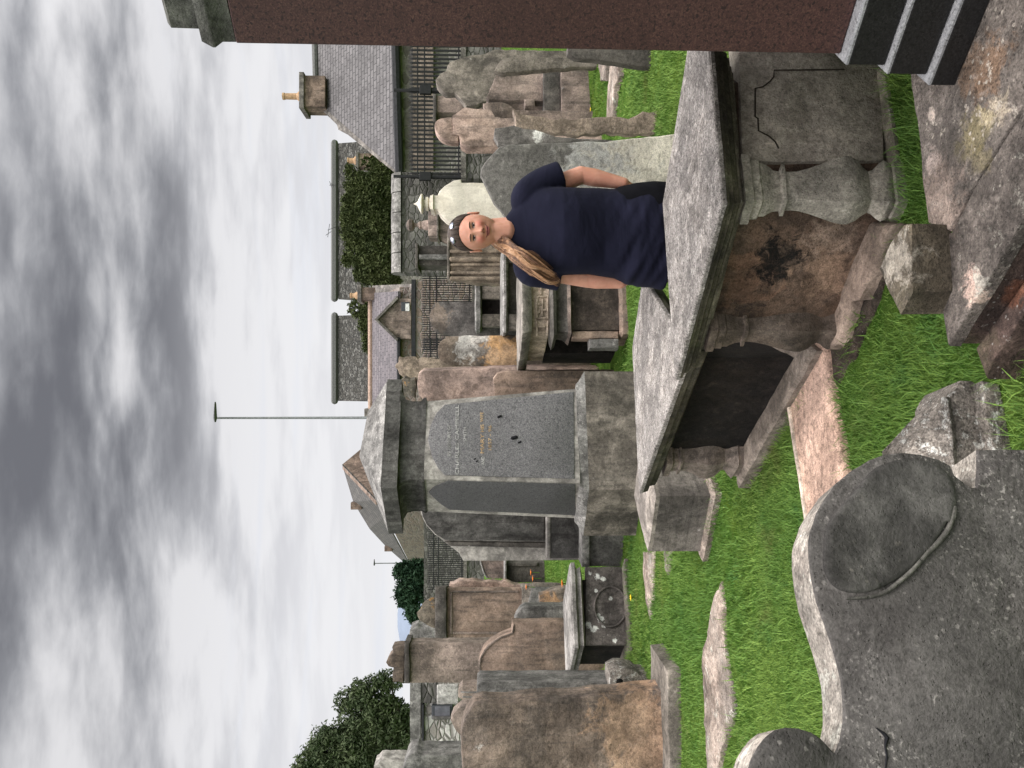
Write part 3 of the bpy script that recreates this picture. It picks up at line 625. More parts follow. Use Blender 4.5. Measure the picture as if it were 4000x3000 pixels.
loft([(p.x, p.y) for p in inset(ccw(T1), .155)], [(0, .05), (0, ZT-.115)], step=.08, amp=.004).obj('side_panel', m_side, t1, auto=35)
# end panel slab, proud on the right-hand face, ends at the baluster recess
n1 = Vector((e1.y, -e1.x, 0))
fp = A_+(-n1)*.135+Vector((0, 0, 0))
def onface(reg, x, y): return onp(reg, x, y, fp, n1)
Pn = [onface('P', 1440, 866), onface('P', 748, 872), onface('P', 680, 875), onface('P', 650, 250), onface('P', 1455, 200), onface('P', 1470, 600)]
slabpoly([onface('P', 1455, 866), onface('P', 690, 872), onface('P', 668, 150), onface('P', 1440, 150)], -n1*.12, rough=.002, cham=.004).obj('end_panel', pan_m, t1, auto=40)
# end panel groove: its shade is painted as a thin dark tube
F = [(1400, 790), (885, 798), (868, 765), (835, 735), (778, 706), (775, 640), (760, 630), (760, 478), (800, 470), (840, 440), (860, 415), (862, 380), (1400, 375)]
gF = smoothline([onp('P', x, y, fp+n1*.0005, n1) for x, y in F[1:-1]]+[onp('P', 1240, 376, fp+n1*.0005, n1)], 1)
MB().tube(gF, [.0032]*len(gF), 6).obj('groove_shade_line', plain('groove_shadow', (.05, .042, .034), .95), t1)
loft(T1, [(.10, -.05), (.10, .012), (.11, .022), (.16, .024)], step=.06, amp=.005, freq=8).obj('plinth', stone('tomb_plinth', (.17, .15, .12), (.23, .20, .16), dark_amt=.35, green=.5, lich_amt=.2), t1, auto=35)
m_bal = stone('baluster_stone', (.31, .28, .235), (.37, .34, .285), cont=.3, dark_amt=.25, streak=.15, lich_amt=.12, lich=(.42, .40, .33), green=.4, sc=1.6)
def zA(x, Y=2.84): return ony('P', x, 1100, Y).z
BP = [(1.12, zA(1530)), (1.12, zA(1450)), (1.02, zA(1440)), (1.10, zA(1425)), (1.16, zA(1400)), (1.06, zA(1375)), (.86, zA(1345)), (.80, zA(1325)), (.92, zA(1300)),
      (1.14, zA(1265)), (1.26, zA(1225)), (1.27, zA(1190)), (1.20, zA(1140)), (1.04, zA(1080)), (.88, zA(1010)), (.78, zA(950)), (.74, zA(900)), (.76, zA(885)), (.98, zA(880)), (.98, zA(862)), (.76, zA(856)),
      (.80, zA(820)), (.92, zA(790)), (1.0, zA(775)), (1.02, zA(750)), (1.12, zA(742)), (1.12, zA(700)), (1.30, zA(694)), (1.30, ZT-.117)]
ax = lambda i, j: (Vector((*T1[j], 0))-Vector((*T1[i], 0))).normalized()
pin = ccw(T1)
cor = Vector((*T1[0], 0))+(e1*.115+e2*.105)
baluster(cor, e1, e2, .076, BP, m_bal, t1, s2=.5)
c3 = Vector((*T1[4], 0)); f1 = ax(4, 0); f2 = ax(4, 3); baluster(c3+f1*.10+f2*.07, f1, f2, .050, BP, stone('sooty_baluster', (.13, .10, .08), (.18, .14, .11), dark_amt=.45, lich_amt=0), t1, 5)
c2 = Vector((*T1[3], 0)); f1 = ax(3, 4); f2 = ax(3, 2); baluster(c2+(f1+f2)*.105, f1, f2, .074, BP, m_bal, t1, 9)
# broken skirting slabs and soil round the foot of the long side
def gpoly(name, reg, pts, z, thick, mat, parent=None, rough=.01, step=.04):
    pl = [pt2(onz(reg, x, y, z)) for x, y in pts]
    return loft(pl, [(0, z-thick), (0, z-.012), (.014, z)], step=step, amp=rough, freq=8, off=z*20).obj(name, mat, parent, auto=50)
o = gpoly('skirt_slab', 'Q', [(1500, -40), (1320, 380), (1270, 370), (1225, 590), (1150, 640), (1050, 560), (1150, 100), (1330, -60)], .075, .12, stone('skirt_stone', (.26, .195, .155), (.31, .24, .19), dark_amt=.3, streak=0, lich_amt=.05, hstreak=.2), t1, rough=.012)
o = gpoly('bare_soil', 'Q', [(1520, 10), (1500, 120), (1440, 330), (1360, 520), (1280, 700), (1180, 880), (1130, 700), (1180, 560), (1300, 300), (1440, 20)], .022, .05, m_soil, rough=.02)
tag(o, kind='structure')
# ---- tomb 2
Z2 = .65
l2 = onz('S', 2495, 1928, Z2); f2_ = onz('S', 2469, 1356, Z2)
n2 = Vector((.03, 3.70, 0)); r2 = Vector((.60, 4.26, 0)); n2 = l2+(onz('S', 2652, 1484, Z2)-l2)*1.20
n2.z = 0
T2 = [pt2(l2), pt2(n2), pt2(Vector((.34, 3.72, 0))), pt2(r2), pt2(f2_)]
t2 = empty('table_tomb', (.0, 4.15, 0), 'table tomb with black side and pale slab, touching the largest tomb on its left', 'tomb')
loft(T2, [(.05, Z2-.10), (.035, Z2-.09), (.030, Z2-.06), (.010, Z2-.052), (.004, Z2-.0225)], step=.05, amp=.002).obj('moulding', m_mould, t2, auto=25)
loft(T2, [(0, Z2-.022), (0, Z2-.008), (.003, Z2-.002), (.010, Z2), (.05, Z2+.001)], step=.04, amp=.0025, freq=16, off=7).obj('top_slab', m_top, t2, auto=30)
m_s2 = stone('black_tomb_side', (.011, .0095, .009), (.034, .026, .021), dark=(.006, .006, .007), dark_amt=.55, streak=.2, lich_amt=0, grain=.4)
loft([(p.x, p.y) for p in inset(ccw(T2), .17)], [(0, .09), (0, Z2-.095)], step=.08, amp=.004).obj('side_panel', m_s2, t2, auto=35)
gx1 = (n2-Vector((*T2[0], 0))).normalized(); gx2 = (Vector((*T2[4], 0))-Vector((*T2[0], 0))).normalized()
m_b2 = stone('dusky_baluster', (.19, .155, .13), (.25, .20, .17), dark_amt=.35, lich_amt=.0)
zb = lambda t: .10+(Z2-.24)*t
BP2 = [(1.15, zb(-.02)), (1.15, zb(.04)), (1.3, zb(.06)), (1.05, zb(.12)), (.8, zb(.17)), (.75, zb(.22)), (1.1, zb(.30)), (1.3, zb(.40)), (1.22, zb(.5)), (.95, zb(.62)), (.8, zb(.72)), (.78, zb(.80)), (1.0, zb(.81)), (1.0, zb(.84)), (.8, zb(.85)), (.85, zb(.92)), (1.1, zb(.95)), (1.1, zb(1.03))]
baluster(Vector((*T2[0], 0))+gx1*.07+gx2*.07, gx1, gx2, .065, BP2, m_b2, t2, 3)
loft([(p.x, p.y) for p in inset(ccw(T2), .02)], [(0, -.05), (0, .075), (.02, .09)], step=.06, amp=.006).obj('base_slab', stone('tomb_base_slab', (.23, .19, .155), (.29, .24, .20), dark_amt=.3, streak=0, lich_amt=.04, hstreak=.2), t2, auto=40)
# ---- low block tomb left of tomb 2
bc = onz('S', 2812, 1936, 0); bl = onz('S', 2768, 2152, 0)
bt = ony('S', 2552, 1936, bc.y).z
bvx = Vector((.42, .62, 0)).normalized()*.55
TB = [pt2(bc), pt2(bc+bvx), pt2(bl+bvx), pt2(bl)]
tb = empty('block_tomb', (bc.x-.2, bc.y+.3, 0), 'low grey-brown block tomb with a striped pale chamfered top, left of the second table tomb', 'tomb')
loft(TB, [(0, .06), (0, bt-.05), (.0, bt-.045)], step=.06, amp=.004).obj('body', stone('block_side', (.17, .15, .13), (.21, .185, .165), dark_amt=.3, streak=.2, hstreak=.5, lich_amt=.05), tb, auto=35)
loft(TB, [(0, bt-.048), (.0, bt-.02), (.05, bt)], step=.06, amp=.004).obj('top_slab', stone('block_top', (.27, .235, .20), (.33, .29, .255), dark_amt=.3, streak=0, hstreak=.3, lich_amt=.1), tb, auto=35)
loft(TB, [(-.05, -.05), (-.05, .045), (-.03, .062)], step=.06, amp=.01).obj('base_slab', m_ledp, tb, auto=40)
# ---- tomb 3 : carved table tomb behind
Z3 = ony('E', 1012, 1290, 8.0).z
c3_ = onz('E', 1012, 1290, Z3); r3 = onz('E', 1008, 880, Z3); l3 = onz('E', 975, 1590, Z3)
e_r = (Vector((r3.x, r3.y, 0))-Vector((c3_.x, c3_.y, 0))).normalized(); Rr = Vector((c3_.x, c3_.y, 0))+e_r*1.12
e_l = Vector((l3.x-c3_.x, l3.y-c3_.y, 0)); Ll = Vector((c3_.x, c3_.y, 0))+e_l*1.15
Fr = Rr+(Ll-Vector((c3_.x, c3_.y, 0)))*.9
T3 = [pt2(c3_), pt2(Rr), pt2(Fr), pt2(Ll)]
t3 = empty('table_tomb', ((c3_.x+Fr.x)/2, (c3_.y+Fr.y)/2, 0), 'carved table tomb with a pale fret frieze, between the woman and the pedestal monument', 'tomb')
e3z = lambda x: ony('E', x, 1290, 8.1).z
m_t3d = stone('dark_moulded_ledge', (.12, .11, .095), (.17, .155, .135), dark_amt=.5, streak=.3, lich_amt=.05)
loft(T3, [(.05, e3z(1092)), (.03, e3z(1075)), (.0, e3z(1040)), (0, e3z(1015)), (.03, Z3)], step=.12, amp=.006).obj('top_slab', stone('tomb3_slab', (.21, .19, .165), (.29, .26, .23), dark_amt=.35, streak=0, lich_amt=.1), t3, auto=40)
m_frz = stone('pale_frieze_stone', (.46, .36, .27), (.56, .46, .36), dark_amt=.2, streak=.1, lich_amt=0)
loft(T3, [(.12, e3z(1245)), (.12, e3z(1088))]).obj('frieze', m_frz, t3, bevel=.01)
Cc = Vector((c3_.x, c3_.y, 0)); T3b = [pt2(Cc), pt2(Rr), pt2(Rr+e_l*.42), pt2(Cc+e_l*.30)]
loft(T3b, [(.10, e3z(1298)), (-.02, e3z(1288)), (-.04, e3z(1262)), (.02, e3z(1240))], step=.12, amp=.005).obj('ledge', m_t3d, t3, auto=40)
loft(T3b, [(.02, e3z(1382)), (.04, e3z(1350)), (.05, e3z(1310)), (.04, e3z(1296))], step=.12, amp=.008, freq=20).obj('dentil_band', m_dark, t3, auto=40)
loft(T3b, [(.05, e3z(1415)), (0, e3z(1405)), (.02, e3z(1380))], step=.12, amp=.004).obj('lower_ledge', m_pink2, t3, auto=40)
Bb = Cc+e_r*.35
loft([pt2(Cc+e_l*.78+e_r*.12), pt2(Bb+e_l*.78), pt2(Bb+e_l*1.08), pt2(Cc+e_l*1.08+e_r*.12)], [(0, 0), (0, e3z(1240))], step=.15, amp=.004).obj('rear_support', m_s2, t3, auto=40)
loft(T3b, [(.07, 0), (.07, e3z(1412))], step=.15, amp=.004).obj('body', stone('tomb3_body', (.045, .036, .03), (.09, .068, .055), dark_amt=.4, streak=.3, lich_amt=0), t3, auto=40)
loft(T3b, [(.0, -.1), (.0, e3z(1822)), (.03, e3z(1800))], step=.12, amp=.008).obj('plinth', m_brownw, t3, auto=40)
n3 = Vector((e_r.y, -e_r.x, 0)); fp3 = Vector((c3_.x, c3_.y, 0))-n3*.12
def face3(x, y, o_=0.0): return onp('E', x, y, fp3+n3*o_, n3)
for k_, (xa, xb, ya, yb) in enumerate(((1128, 1142, 985, 1170), (1215, 1228, 985, 1170), (1142, 1215, 1158, 1172), (1142, 1215, 985, 998), (1172, 1186, 1010, 1150), (1142, 1172, 1045, 1062), (1186, 1215, 1090, 1106), (1142, 1160, 1100, 1130), (1128, 1142, 1185, 1310), (1215, 1228, 1185, 1310), (1150, 1205, 1225, 1240), (1142, 1215, 900, 914), (1160, 1175, 914, 975))):
    slabpoly([face3(xb, yb, .02), face3(xa, yb, .02), face3(xa, ya, .02), face3(xb, ya, .02)], -n3*.03, rough=.004, cham=.006, step=.05).obj('fret', m_frz, t3, auto=40)
for (ya, yb, mt, o_) in ((1335, 1410, m_cap, .06), (1270, 1330, m_brownw, .04), (895, 940, m_brown, .04)):
    slabpoly([face3(1800, yb, o_), face3(1560 if yb > 1400 else 1420, yb, o_), face3(1560 if yb > 1400 else 1420, ya, o_), face3(1800, ya, o_)], -n3*.15, rough=.008, cham=.01).obj('pilaster', mt, t3, auto=40)
# broken white stone heap
def lump(name, label, p, r, mat, sq=(1, 1, .7), sub=3, amp=.35, cat='stone', group=None):
    bm = bmesh.new(); bmesh.ops.create_icosphere(bm, subdivisions=sub, radius=1)
    for v in bm.verts:
        n_ = noise.noise_vector(v.co*1.8+Vector(p)*3); v.co = v.co*(1+amp*n_.x)+n_*.25*amp; v.co = Vector((v.co.x*sq[0], v.co.y*sq[1], v.co.z*sq[2]))*r
        if v.co.z < -r*.45: v.co.z = -r*.45
    me = bpy.data.meshes.new(name); bm.to_mesh(me); bm.free(); o = bpy.data.objects.new(name, me); COL.objects.link(o); me.materials.append(mat)
    for q in me.polygons: q.use_smooth = True
    me.set_sharp_from_angle(angle=math.radians(30)); o.location = Vector(p)+Vector((0, 0, r*.3)); return tag(o, label, cat, group)
pq = onz('E', 1535, 1465, 0.05); lump('broken_stone', 'white broken lump of carved stone on the grass left of the carved tomb', pq, .20, m_cream, (1.1, .7, .75), amp=.7)
pq = onz('E', 1480, 1515, 0.05); lump('broken_stone', 'small dark stone lump behind the white broken one', pq, .12, m_greyb, (1, .8, .8), amp=.5)
# ---- far slabs
def slabtomb(label, reg, x0, x1, yl, yr, Y, depth, topx, m1, m2, legs=True, yaw=0):
    a = ony(reg, x0, yl, Y); b_ = ony(reg, x0, yr, Y); z1 = a.z; z0 = ony(reg, x1, yl, Y).z
    d_ = Vector((math.sin(math.radians(yaw)), math.cos(math.radians(yaw)), 0))*depth
    pl = [(a.x, a.y), (b_.x, b_.y), (b_.x+d_.x, b_.y+d_.y), (a.x+d_.x, a.y+d_.y)]
    g = gz((a.x+b_.x)/2, Y)
    r_ = empty('table_tomb', ((a.x+b_.x)/2, Y+depth/2, g), label, 'tomb')
    loft(pl, [(.04, z0), (0, z0+.03), (0, z1-.02), (.03, z1)], step=.15, amp=.008).obj('top_slab', m1, r_, auto=40)
    loft(pl, [(.18, g-.1), (.18, z0+.01)]).obj('body', m2, r_, bevel=.01)
    for q in (0, 1):
        c_ = Vector((*pl[q], 0)); s_ = 1 if q == 0 else -1
        MB().box((c_.x+s_*.14, c_.y+.14, (g+z0)/2), (.2, .2, z0-g)).obj('corner_post', m_greyb, r_, bevel=.015)
    return r_
slabtomb('far table tomb with moulded lid and black hollow side below the wide dark headstone', 'E', 632, 690, 1255, 885, 12.0, 1.3, 0, m_grey, m_s2)  # near-black body paints the shaded void under the lid
slabtomb('far table tomb lid, pale and thin, just left of the woman\'s hair', 'E', 855, 905, 1285, 560, 9.6, 1.2, 0, m_cap, m_dark)
# ---- tomb 5 : oval wreath panel, left
Z5 = .62
k5 = onz('L', 1385, 490, Z5); r5 = onz('L', 1362, -4, Z5); l5 = onz('L', 1340, 690, Z5)
K5 = Vector((k5.x, k5.y, 0)); dr = (Vector((r5.x, r5.y, 0))-K5); dl = (Vector((l5.x, l5.y, 0))-K5)
dl = dl.normalized()*.9; T5 = [pt2(K5), pt2(K5+dr), pt2(K5+dr+dl), pt2(K5+dl)]
t5 = empty('table_tomb', (k5.x, k5.y+.4, 0), 'low table tomb with an oval wreath panel spotted with white lichen, on the left lawn', 'tomb')
l5z = lambda x: ony('L', x, 490, k5.y).z
loft(T5, [(.08, l5z(1462)), (.03, l5z(1450)), (.045, l5z(1430)), (.0, l5z(1415)), (0, l5z(1395)), (.02, Z5)], step=.1, amp=.004).obj('top_slab', stone('tomb5_slab', (.25, .235, .215), (.32, .30, .28), dark_amt=.25, streak=0, lich_amt=.08), t5, auto=40)
loft(T5, [(.12, .02), (.12, l5z(1458))], step=.1, amp=.004).obj('body', m_s2, t5, auto=40)  # near-black body stands in for the shaded void beside the panel
n5 = Vector((dr.normalized().y, -dr.normalized().x, 0)); fp5 = K5-n5*.10
f5 = lambda x, y, o_=0: onp('L', x, y, fp5+n5*o_, n5)
sp5 = [(f5(x, y), r, (.62, .62, .58), 1, 14) for x, y, r in ((1525, 78, .035), (1560, 90, .03), (1480, 60, .02), (1515, 160, .02), (1545, 325, .035), (1470, 355, .035), (1505, 380, .035), (1600, 205, .02), (1625, 445, .03), (1530, 300, .02), (1560, 360, .02))]
m_t5 = stone('wreath_panel_stone', (.085, .075, .068), (.125, .11, .10), dark_amt=.25, streak=.1, lich_amt=.12, grain=.4, spots=sp5)
slabpoly([f5(1700, 472), f5(1458, 470), f5(1458, 20), f5(1700, 20)], -n5*.1, rough=.006).obj('end_panel', m_t5, t5, auto=40)
ov = [f5(1600+92*math.cos(a)*1.0, 250+115*math.sin(a), .012) for a in [2*PI*i/40 for i in range(40)]]
MB().tube(ov+[ov[0]], [.012]*41, 8).obj('oval_moulding', m_t5, t5, auto=60)
loft(T5, [(-.02, -.08), (-.02, .03), (.02, .05)], step=.1, amp=.008).obj('plinth', m_greyb, t5, auto=40)

# ================================================================ PEDESTAL MONUMENT
pm = empty('pedestal_monument', (-.6, 7.7, 0), 'tall grey pedestal monument with a hipped capstone and pointed-arch granite panels', 'monument')
def tri(yr, yc, yl, x, Yr=7.55, Yc=7.25, Yl=7.65):
    r = ony('S', x, yr, Yr); c = ony('S', x, yc, Yc); l = ony('S', x, yl, Yl)
    z = c.z; R_ = Vector((r.x, Yr, z)); C = Vector((c.x, Yc, z)); L_ = Vector((l.x, Yl, z)); return [C, R_, R_+L_-C, L_]
def qrings(levels, step=.12, amp=.003):
    rs = []
    for q in levels:
        o_ = []
        for i in range(4):
            for j in range(10): o_.append(jit(q[i].lerp(q[(i+1) % 4], j/10), amp, 5))
        rs.append(o_)
    return MB().rings(rs)
base0 = tri(1451, 1914, 2093, 2301); base0b = [Vector((v.x, v.y, -.1)) for v in base0]
qrings([base0b, base0]).obj('base_block', m_greyb, pm, auto=35)
lo_ = tri(1519, 1887, 2024, 2268); ctr = sum(base0, Vector())/4
qrings([base0, [v+Vector((0, 0, .004)) for v in base0], tri(1490, 1905, 2050, 2275), [Vector((v.x, v.y, v.z)) for v in tri(1500, 1898, 2040, 2264)]]).obj('sloping_ledge', m_cap, pm, auto=35)
bb = tri(1519, 1887, 2024, 2266); bt_ = tri(1568, 1871, 1998, 1656)
qrings([bb, bt_]).obj('body', m_mon, pm, auto=35)
qrings([tri(1556, 1880, 2002, 1658), tri(1552, 1884, 2006, 1650), tri(1560, 1878, 2000, 1640), tri(1567, 1874, 1997, 1636), tri(1567, 1874, 1997, 1600), tri(1560, 1880, 2003, 1575), tri(1530, 1892, 2035, 1556), tri(1520, 1896, 2040, 1550)]).obj('necking', m_mond, pm, auto=35)
ev = tri(1482, 1906, 2085, 1549, 7.62, 7.12, 7.72); ev2 = tri(1482, 1906, 2085, 1488, 7.62, 7.12, 7.72)
qrings([ev, [v+Vector((0, 0, .01)) for v in ev], ev2]).obj('eave_slab', m_mond, pm, auto=35)
cc = sum(ev2, Vector())/4; pk_ = ony('C', 318, 600, cc.y); rr_ = ony('C', 375, 330, cc.y+.0)
a_, b2_, c2_, d2_ = [v+Vector((0, 0, .002)) for v in ev2]
p1 = pk_; p2 = Vector((rr_.x, rr_.y+.1, rr_.z+.02)); 
mbr = MB(); mbr.add([a_, b2_, c2_, d2_, p1, p2], [(0, 1, 5, 4), (1, 2, 5), (2, 3, 4, 5), (3, 0, 4), (3, 2, 1, 0)]); mbr.obj('hipped_top', m_cap, pm, bevel=.015)
nR = (bb[1]-bb[0]).cross(bt_[0]-bb[0]).normalized(); nL = (bb[0]-bb[3]).cross(bt_[0]-bb[0]).normalized()
if nR.y > 0: nR = -nR
if nL.y > 0: nL = -nL
m_gran = granite('worn_grey_granite', (.135, .13, .135), (.29, .28, .28), (.07, .066, .07), sc=90, rough=.7, worm=34)
m_gran2 = granite('smooth_grey_granite', (.10, .097, .10), (.155, .15, .15), (.06, .058, .06), sc=110, rough=.6)
pR = bb[0]+nR*.006; pL = bb[0]+nL*.006
slabpoly([onp('C', x, y, pR, nR) for x, y in [(1650, 742), (850, 720), (805, 672), (770, 600), (745, 500), (762, 410), (800, 335), (850, 285), (1645, 205)]], -nR*.03, rough=.001, cham=.003).obj('granite_panel', m_gran, pm, auto=40)
slabpoly([onp('C', x, y, pL, nL) for x, y in [(1655, 970), (880, 935), (830, 905), (785, 865), (750, 830), (785, 795), (870, 757), (1655, 778)]], -nL*.03, rough=.001, cham=.003).obj('granite_panel', m_gran2, pm, auto=40)
m_gold = plain('worn_gold_letter', (.46, .32, .18), var=.5); m_lt = plain('worn_pale_letter', (.40, .39, .375), var=.5)
def letters(s_, reg, x, y0, y1, p, n, size, mat, parent):
    """one carved line: x = pixel of the line's middle, y0..y1 = from its left end to its right end in the photograph"""
    A0 = onp(reg, x, y0, p, n); A1 = onp(reg, x, y1, p, n); d_ = (A1-A0).normalized(); up = n.cross(d_) 
    if up.z < 0: up = -up
    cu = bpy.data.curves.new('inscription', 'FONT'); cu.body = s_; cu.size = 1; cu.extrude = .0015; cu.align_x = 'CENTER'; cu.align_y = 'CENTER'
    o = bpy.data.objects.new('inscription', cu); COL.objects.link(o); bpy.context.view_layer.update()
    dg = bpy.context.evaluated_depsgraph_get(); me = bpy.data.meshes.new_from_object(o.evaluated_get(dg)); bpy.data.objects.remove(o)
    o = bpy.data.objects.new('inscription', me); COL.objects.link(o); me.materials.clear(); me.materials.append(mat)
    xs = [v.co.x for v in me.vertices]; wd = max(xs)-min(xs); L_ = (A1-A0).length; ys_ = [v.co.y for v in me.vertices]; hh = max(ys_)-min(ys_)
    Mx = Matrix((( *(d_*(L_/wd)),), (*(up*(size/hh)),), (*n,))).transposed().to_4x4(); Mx.translation = (A0+A1)/2+n*.002
    me.transform(Mx); o.parent = parent; o.matrix_parent_inverse = parent.matrix_world.inverted(); return o
for s_, x, y0, y1, sz, mt in (('IN MEMORY OF', 200, 1110, 660, .032, m_lt), ('CHARLES CAMPBELL', 318, 1380, 380, .034, m_lt), ('SMITH', 430, 900, 700, .028, m_lt), ('AND', 688, 1240, 1120, .030, m_lt), ('MARY', 680, 1075, 800, .036, m_gold), ('HIS', 680, 765, 660, .034, m_gold), ('WIFE', 672, 620, 480, .030, m_gold), ('1857 - 96', 790, 1035, 680, .030, m_gold)):
    letters(s_, 'G', x, y0, y1, pR, nR, sz, mt, pm)
m_hole = plain('hole_dark', (.012, .012, .014))
for x, y, r_ in ((928, 550, .012), (1140, 855, .018), (1215, 920, .009), (570, 1160, .006), (600, 1195, .006)):
    c_ = onp('G', x, y, pR, nR); MB().tube([c_+nR*.002+Vector((0, 0, r_)), c_+nR*.002+Vector((.01, 0, -r_))], [r_, r_*.9], 8, (1, 1)).obj('chip', m_hole, pm)

# ================================================================ RED GRANITE MONUMENT (right edge)
rm = empty('granite_monument', (1.5, 2.2, .22), 'tall red granite pillar on three dark stepped base blocks at the right edge', 'monument')
YC = 2.12; ZS = .205
cs = [ony('S', 3297, 253, YC), ony('S', 3457, 289, YC), ony('S', 3620, 333, YC), ony('S', 3778, 325, YC)]
far_ = onz('S', 3749, 0, cs[2].z); fd = Vector((far_.x-cs[2].x, far_.y-cs[2].y, 0)).normalized(); sd_ = Vector((-fd.y, fd.x, 0))
if sd_.y < 0: sd_ = -sd_
def quad(c, L1, L2): c = Vector((c.x, c.y, 0)); return [pt2(c), pt2(c+fd*L1), pt2(c+fd*L1+sd_*L2), pt2(c+sd_*L2)]
m_step = granite('dark_polished_granite', (.014, .0135, .014), (.028, .027, .027), (.006, .006, .006), sc=200, rough=.45)
m_stept = granite('lit_step_granite', (.26, .26, .27), (.40, .40, .40), (.12, .12, .12), sc=200, rough=.5)  # paler copy of the step granite, skylight on the treads put into its colour
tops = [cs[0].z, cs[1].z, cs[2].z]; bots = [cs[1].z, cs[2].z, .21]
for i, (c, zt, z0) in enumerate(zip(cs, tops, bots)):
    ins = [0, 0, 0][i]; L1 = 1.5-.1*(2-i)*0; q = quad(c, 1.45, 1.2)
    st = loft(q, [(0, z0+.002), (0, zt-.012)]).obj('step', m_step, rm, bevel=.003)
    loft(q, [(0, zt-.012), (0, zt-.006), (.004, zt)]).obj('step_top', m_stept, st)
m_red = granite('red_granite', (.070, .034, .031), (.125, .064, .052), (.026, .015, .015), sc=210, rough=.6)
sb = ony('S', 3290, 211, YC+.02); sp_ = ony('S', 922, 208, YC+.02)
loft(quad(sb, 1.1, .9), [(0, cs[0].z+.001), (0, sp_.z)]).obj('shaft', m_red, rm, bevel=.004)
m_cap2 = stone('dark_capital', (.075, .075, .068), (.115, .115, .10), dark_amt=.3, streak=.3, lich_amt=.05)
k1 = ony('S', 912, 163, YC+.02); k1t = ony('S', 787, 163, YC+.02); k2 = ony('S', 780, 112, YC+.02); k2t = ony('S', 655, 112, YC+.02)
loft(quad(k1, 1.0, .8), [(0, sp_.z+.001), (.0, k1.z+.03), (-.012, k1.z+.05), (-.012, k1t.z-.03), (0, k1t.z)], step=.1, amp=.002).obj('capital', m_cap2, rm, auto=35)
loft(quad(k2, .9, .7), [(0, k1t.z+.001), (.0, k2t.z-.01), (.01, k2t.z)], step=.1, amp=.002).obj('upper_block', m_cap2, rm, auto=35)

# ================================================================ FOREGROUND LEDGERS
ZL = .21
ridge = [(3701, 1354), (3853, 1105), (4000, 850), (4300, 330)]
crack = [(3707, 904), (3750, 828), (3788, 752), (3818, 694), (3880, 600), (4000, 412), (4300, -80)]
cr2 = [(x+5, y+5) for x, y in crack]
far_e = [(3150, -500), (3530, 120), (3552, 300), (3590, 560), (3612, 780), (3624, 872)]
chips = [(onz('J', 905, 960, ZL), .045, (.50, .36, .30), .95, 14), (onz('J', 915, 1040, ZL), .035, (.50, .38, .31), .95, 14), (onz('P', 2060, 600, ZL), .05, (.44, .37, .28), .9, 14), (onz('P', 1940, 700, ZL), .07, (.24, .20, .08), .45, 9), (onz('P', 1960, 850, ZL), .05, (.24, .20, .09), .4, 9), (onz('P', 2010, 330, ZL), .09, (.22, .12, .06), .5, 8), (onz('P', 1710, 620, ZL), .025, (.5, .42, .36), .9, 10), (onz('P', 1750, 1100, ZL), .12, (.38, .29, .24), .6, 8), (onz('P', 1720, 850, ZL), .06, (.42, .34, .30), .6, 8)]
m_ledA = stone('cracked_ledger', (.145, .122, .106), (.21, .182, .158), dark=(.05, .042, .038), dark_amt=.5, streak=0, lich_amt=.3, lich=(.44, .39, .33), grain=.42, sc=1.4, bump=1.5, spots=chips)
m_ledB = stone('mottled_ledger', (.14, .118, .103), (.20, .172, .15), dark=(.05, .042, .038), dark_amt=.5, streak=0, lich_amt=.4, lich=(.42, .39, .335), grain=.42, sc=1.7, bump=1.5, spots=chips)
m_rise = stone('dark_plum_step', (.075, .050, .042), (.11, .075, .062), dark_amt=.35, streak=0, lich_amt=.06, green=.3, sc=1.8, bump=1.2, spots=[(onz('J', 1240, 1010, .1), .05, (.22, .09, .05), .8, 9)])
def slab_from(name, label, pts, z0, z1, mat, edge=None, cat='ledger stone', amp=.004):
    pl = [pt2(onz('S', x, y, z1)) for x, y in pts]
    o = loft(pl, [(0, z0), (0, z1-.008), (.003, z1-.002), (.008, z1), (.03, z1+.0005)], step=.035, amp=amp, freq=11, off=z1*9).obj(name, mat, auto=30); base_origin(o); return tag(o, label, cat)
slab_from('ledger', 'large flat cracked ledger stone under the red pillar\'s steps', far_e+crack+[(4300, -500), (4300, -900)], -.05, ZL, m_ledA)
slabB = slab_from('ledger', 'dark mottled ledger stone in the lower right corner carrying the small hewn block', cr2+ridge[::-1]+[(3680, 1230), (3660, 1110), (3640, 960), (3700, 910)], ZL-.042, ZL-.004, m_ledB, amp=.002)
rz = [pt2(onz('S', x, y, ZL)) for x, y in cr2+ridge[::-1]+[(3680, 1230), (3660, 1110), (3640, 960), (3700, 910)]]
riser = loft([(p.x, p.y) for p in inset(ccw(rz), .006)], [(0, -.05), (0, ZL-.043)], step=.05, amp=.002, freq=12).obj('riser', m_rise)
riser.parent = bpy.data.objects['ledger.007'] if False else slabB; riser.matrix_parent_inverse = Matrix.Translation(slabB.location).inverted()
tr = [pt2(onz('S', x, y, .115)) for x, y in ((3790, 1358), (3872, 1408), (3950, 1290), (4080, 1090), (4400, 560))]
r0 = [pt2(onz('S', x, y, ZL)) for x, y in ridge]
def strip_slab(name, label, inner, outer, z0, z1, mat):
    o = loft(inner+outer[::-1], [(0, z0), (0, z1-.01), (.003, z1-.003), (.008, z1)], step=.04, amp=.002, freq=11).obj(name, mat, auto=30); base_origin(o); return tag(o, label, 'stone step')
in_ = [(x+.0*0, y) for x, y in r0]
off_in = [(Vector(p)-Vector((0.03, -.02))) for p in r0]
outer = [pt2(onz('S', 3850, 1482, .115)), pt2(onz('S', 3872, 1420, .115)), pt2(onz('S', 4110, 1060, .115)), pt2(onz('S', 4400, 600, .115))]
slabR = strip_slab('stone_step', 'dark plum stone step below the ledger in the bottom right corner', [pt2(onz('S', 3808, 1362, .115))]+[(p[0]+.004, p[1]-.006) for p in r0[1:]], outer, -.06, .115, m_rise)
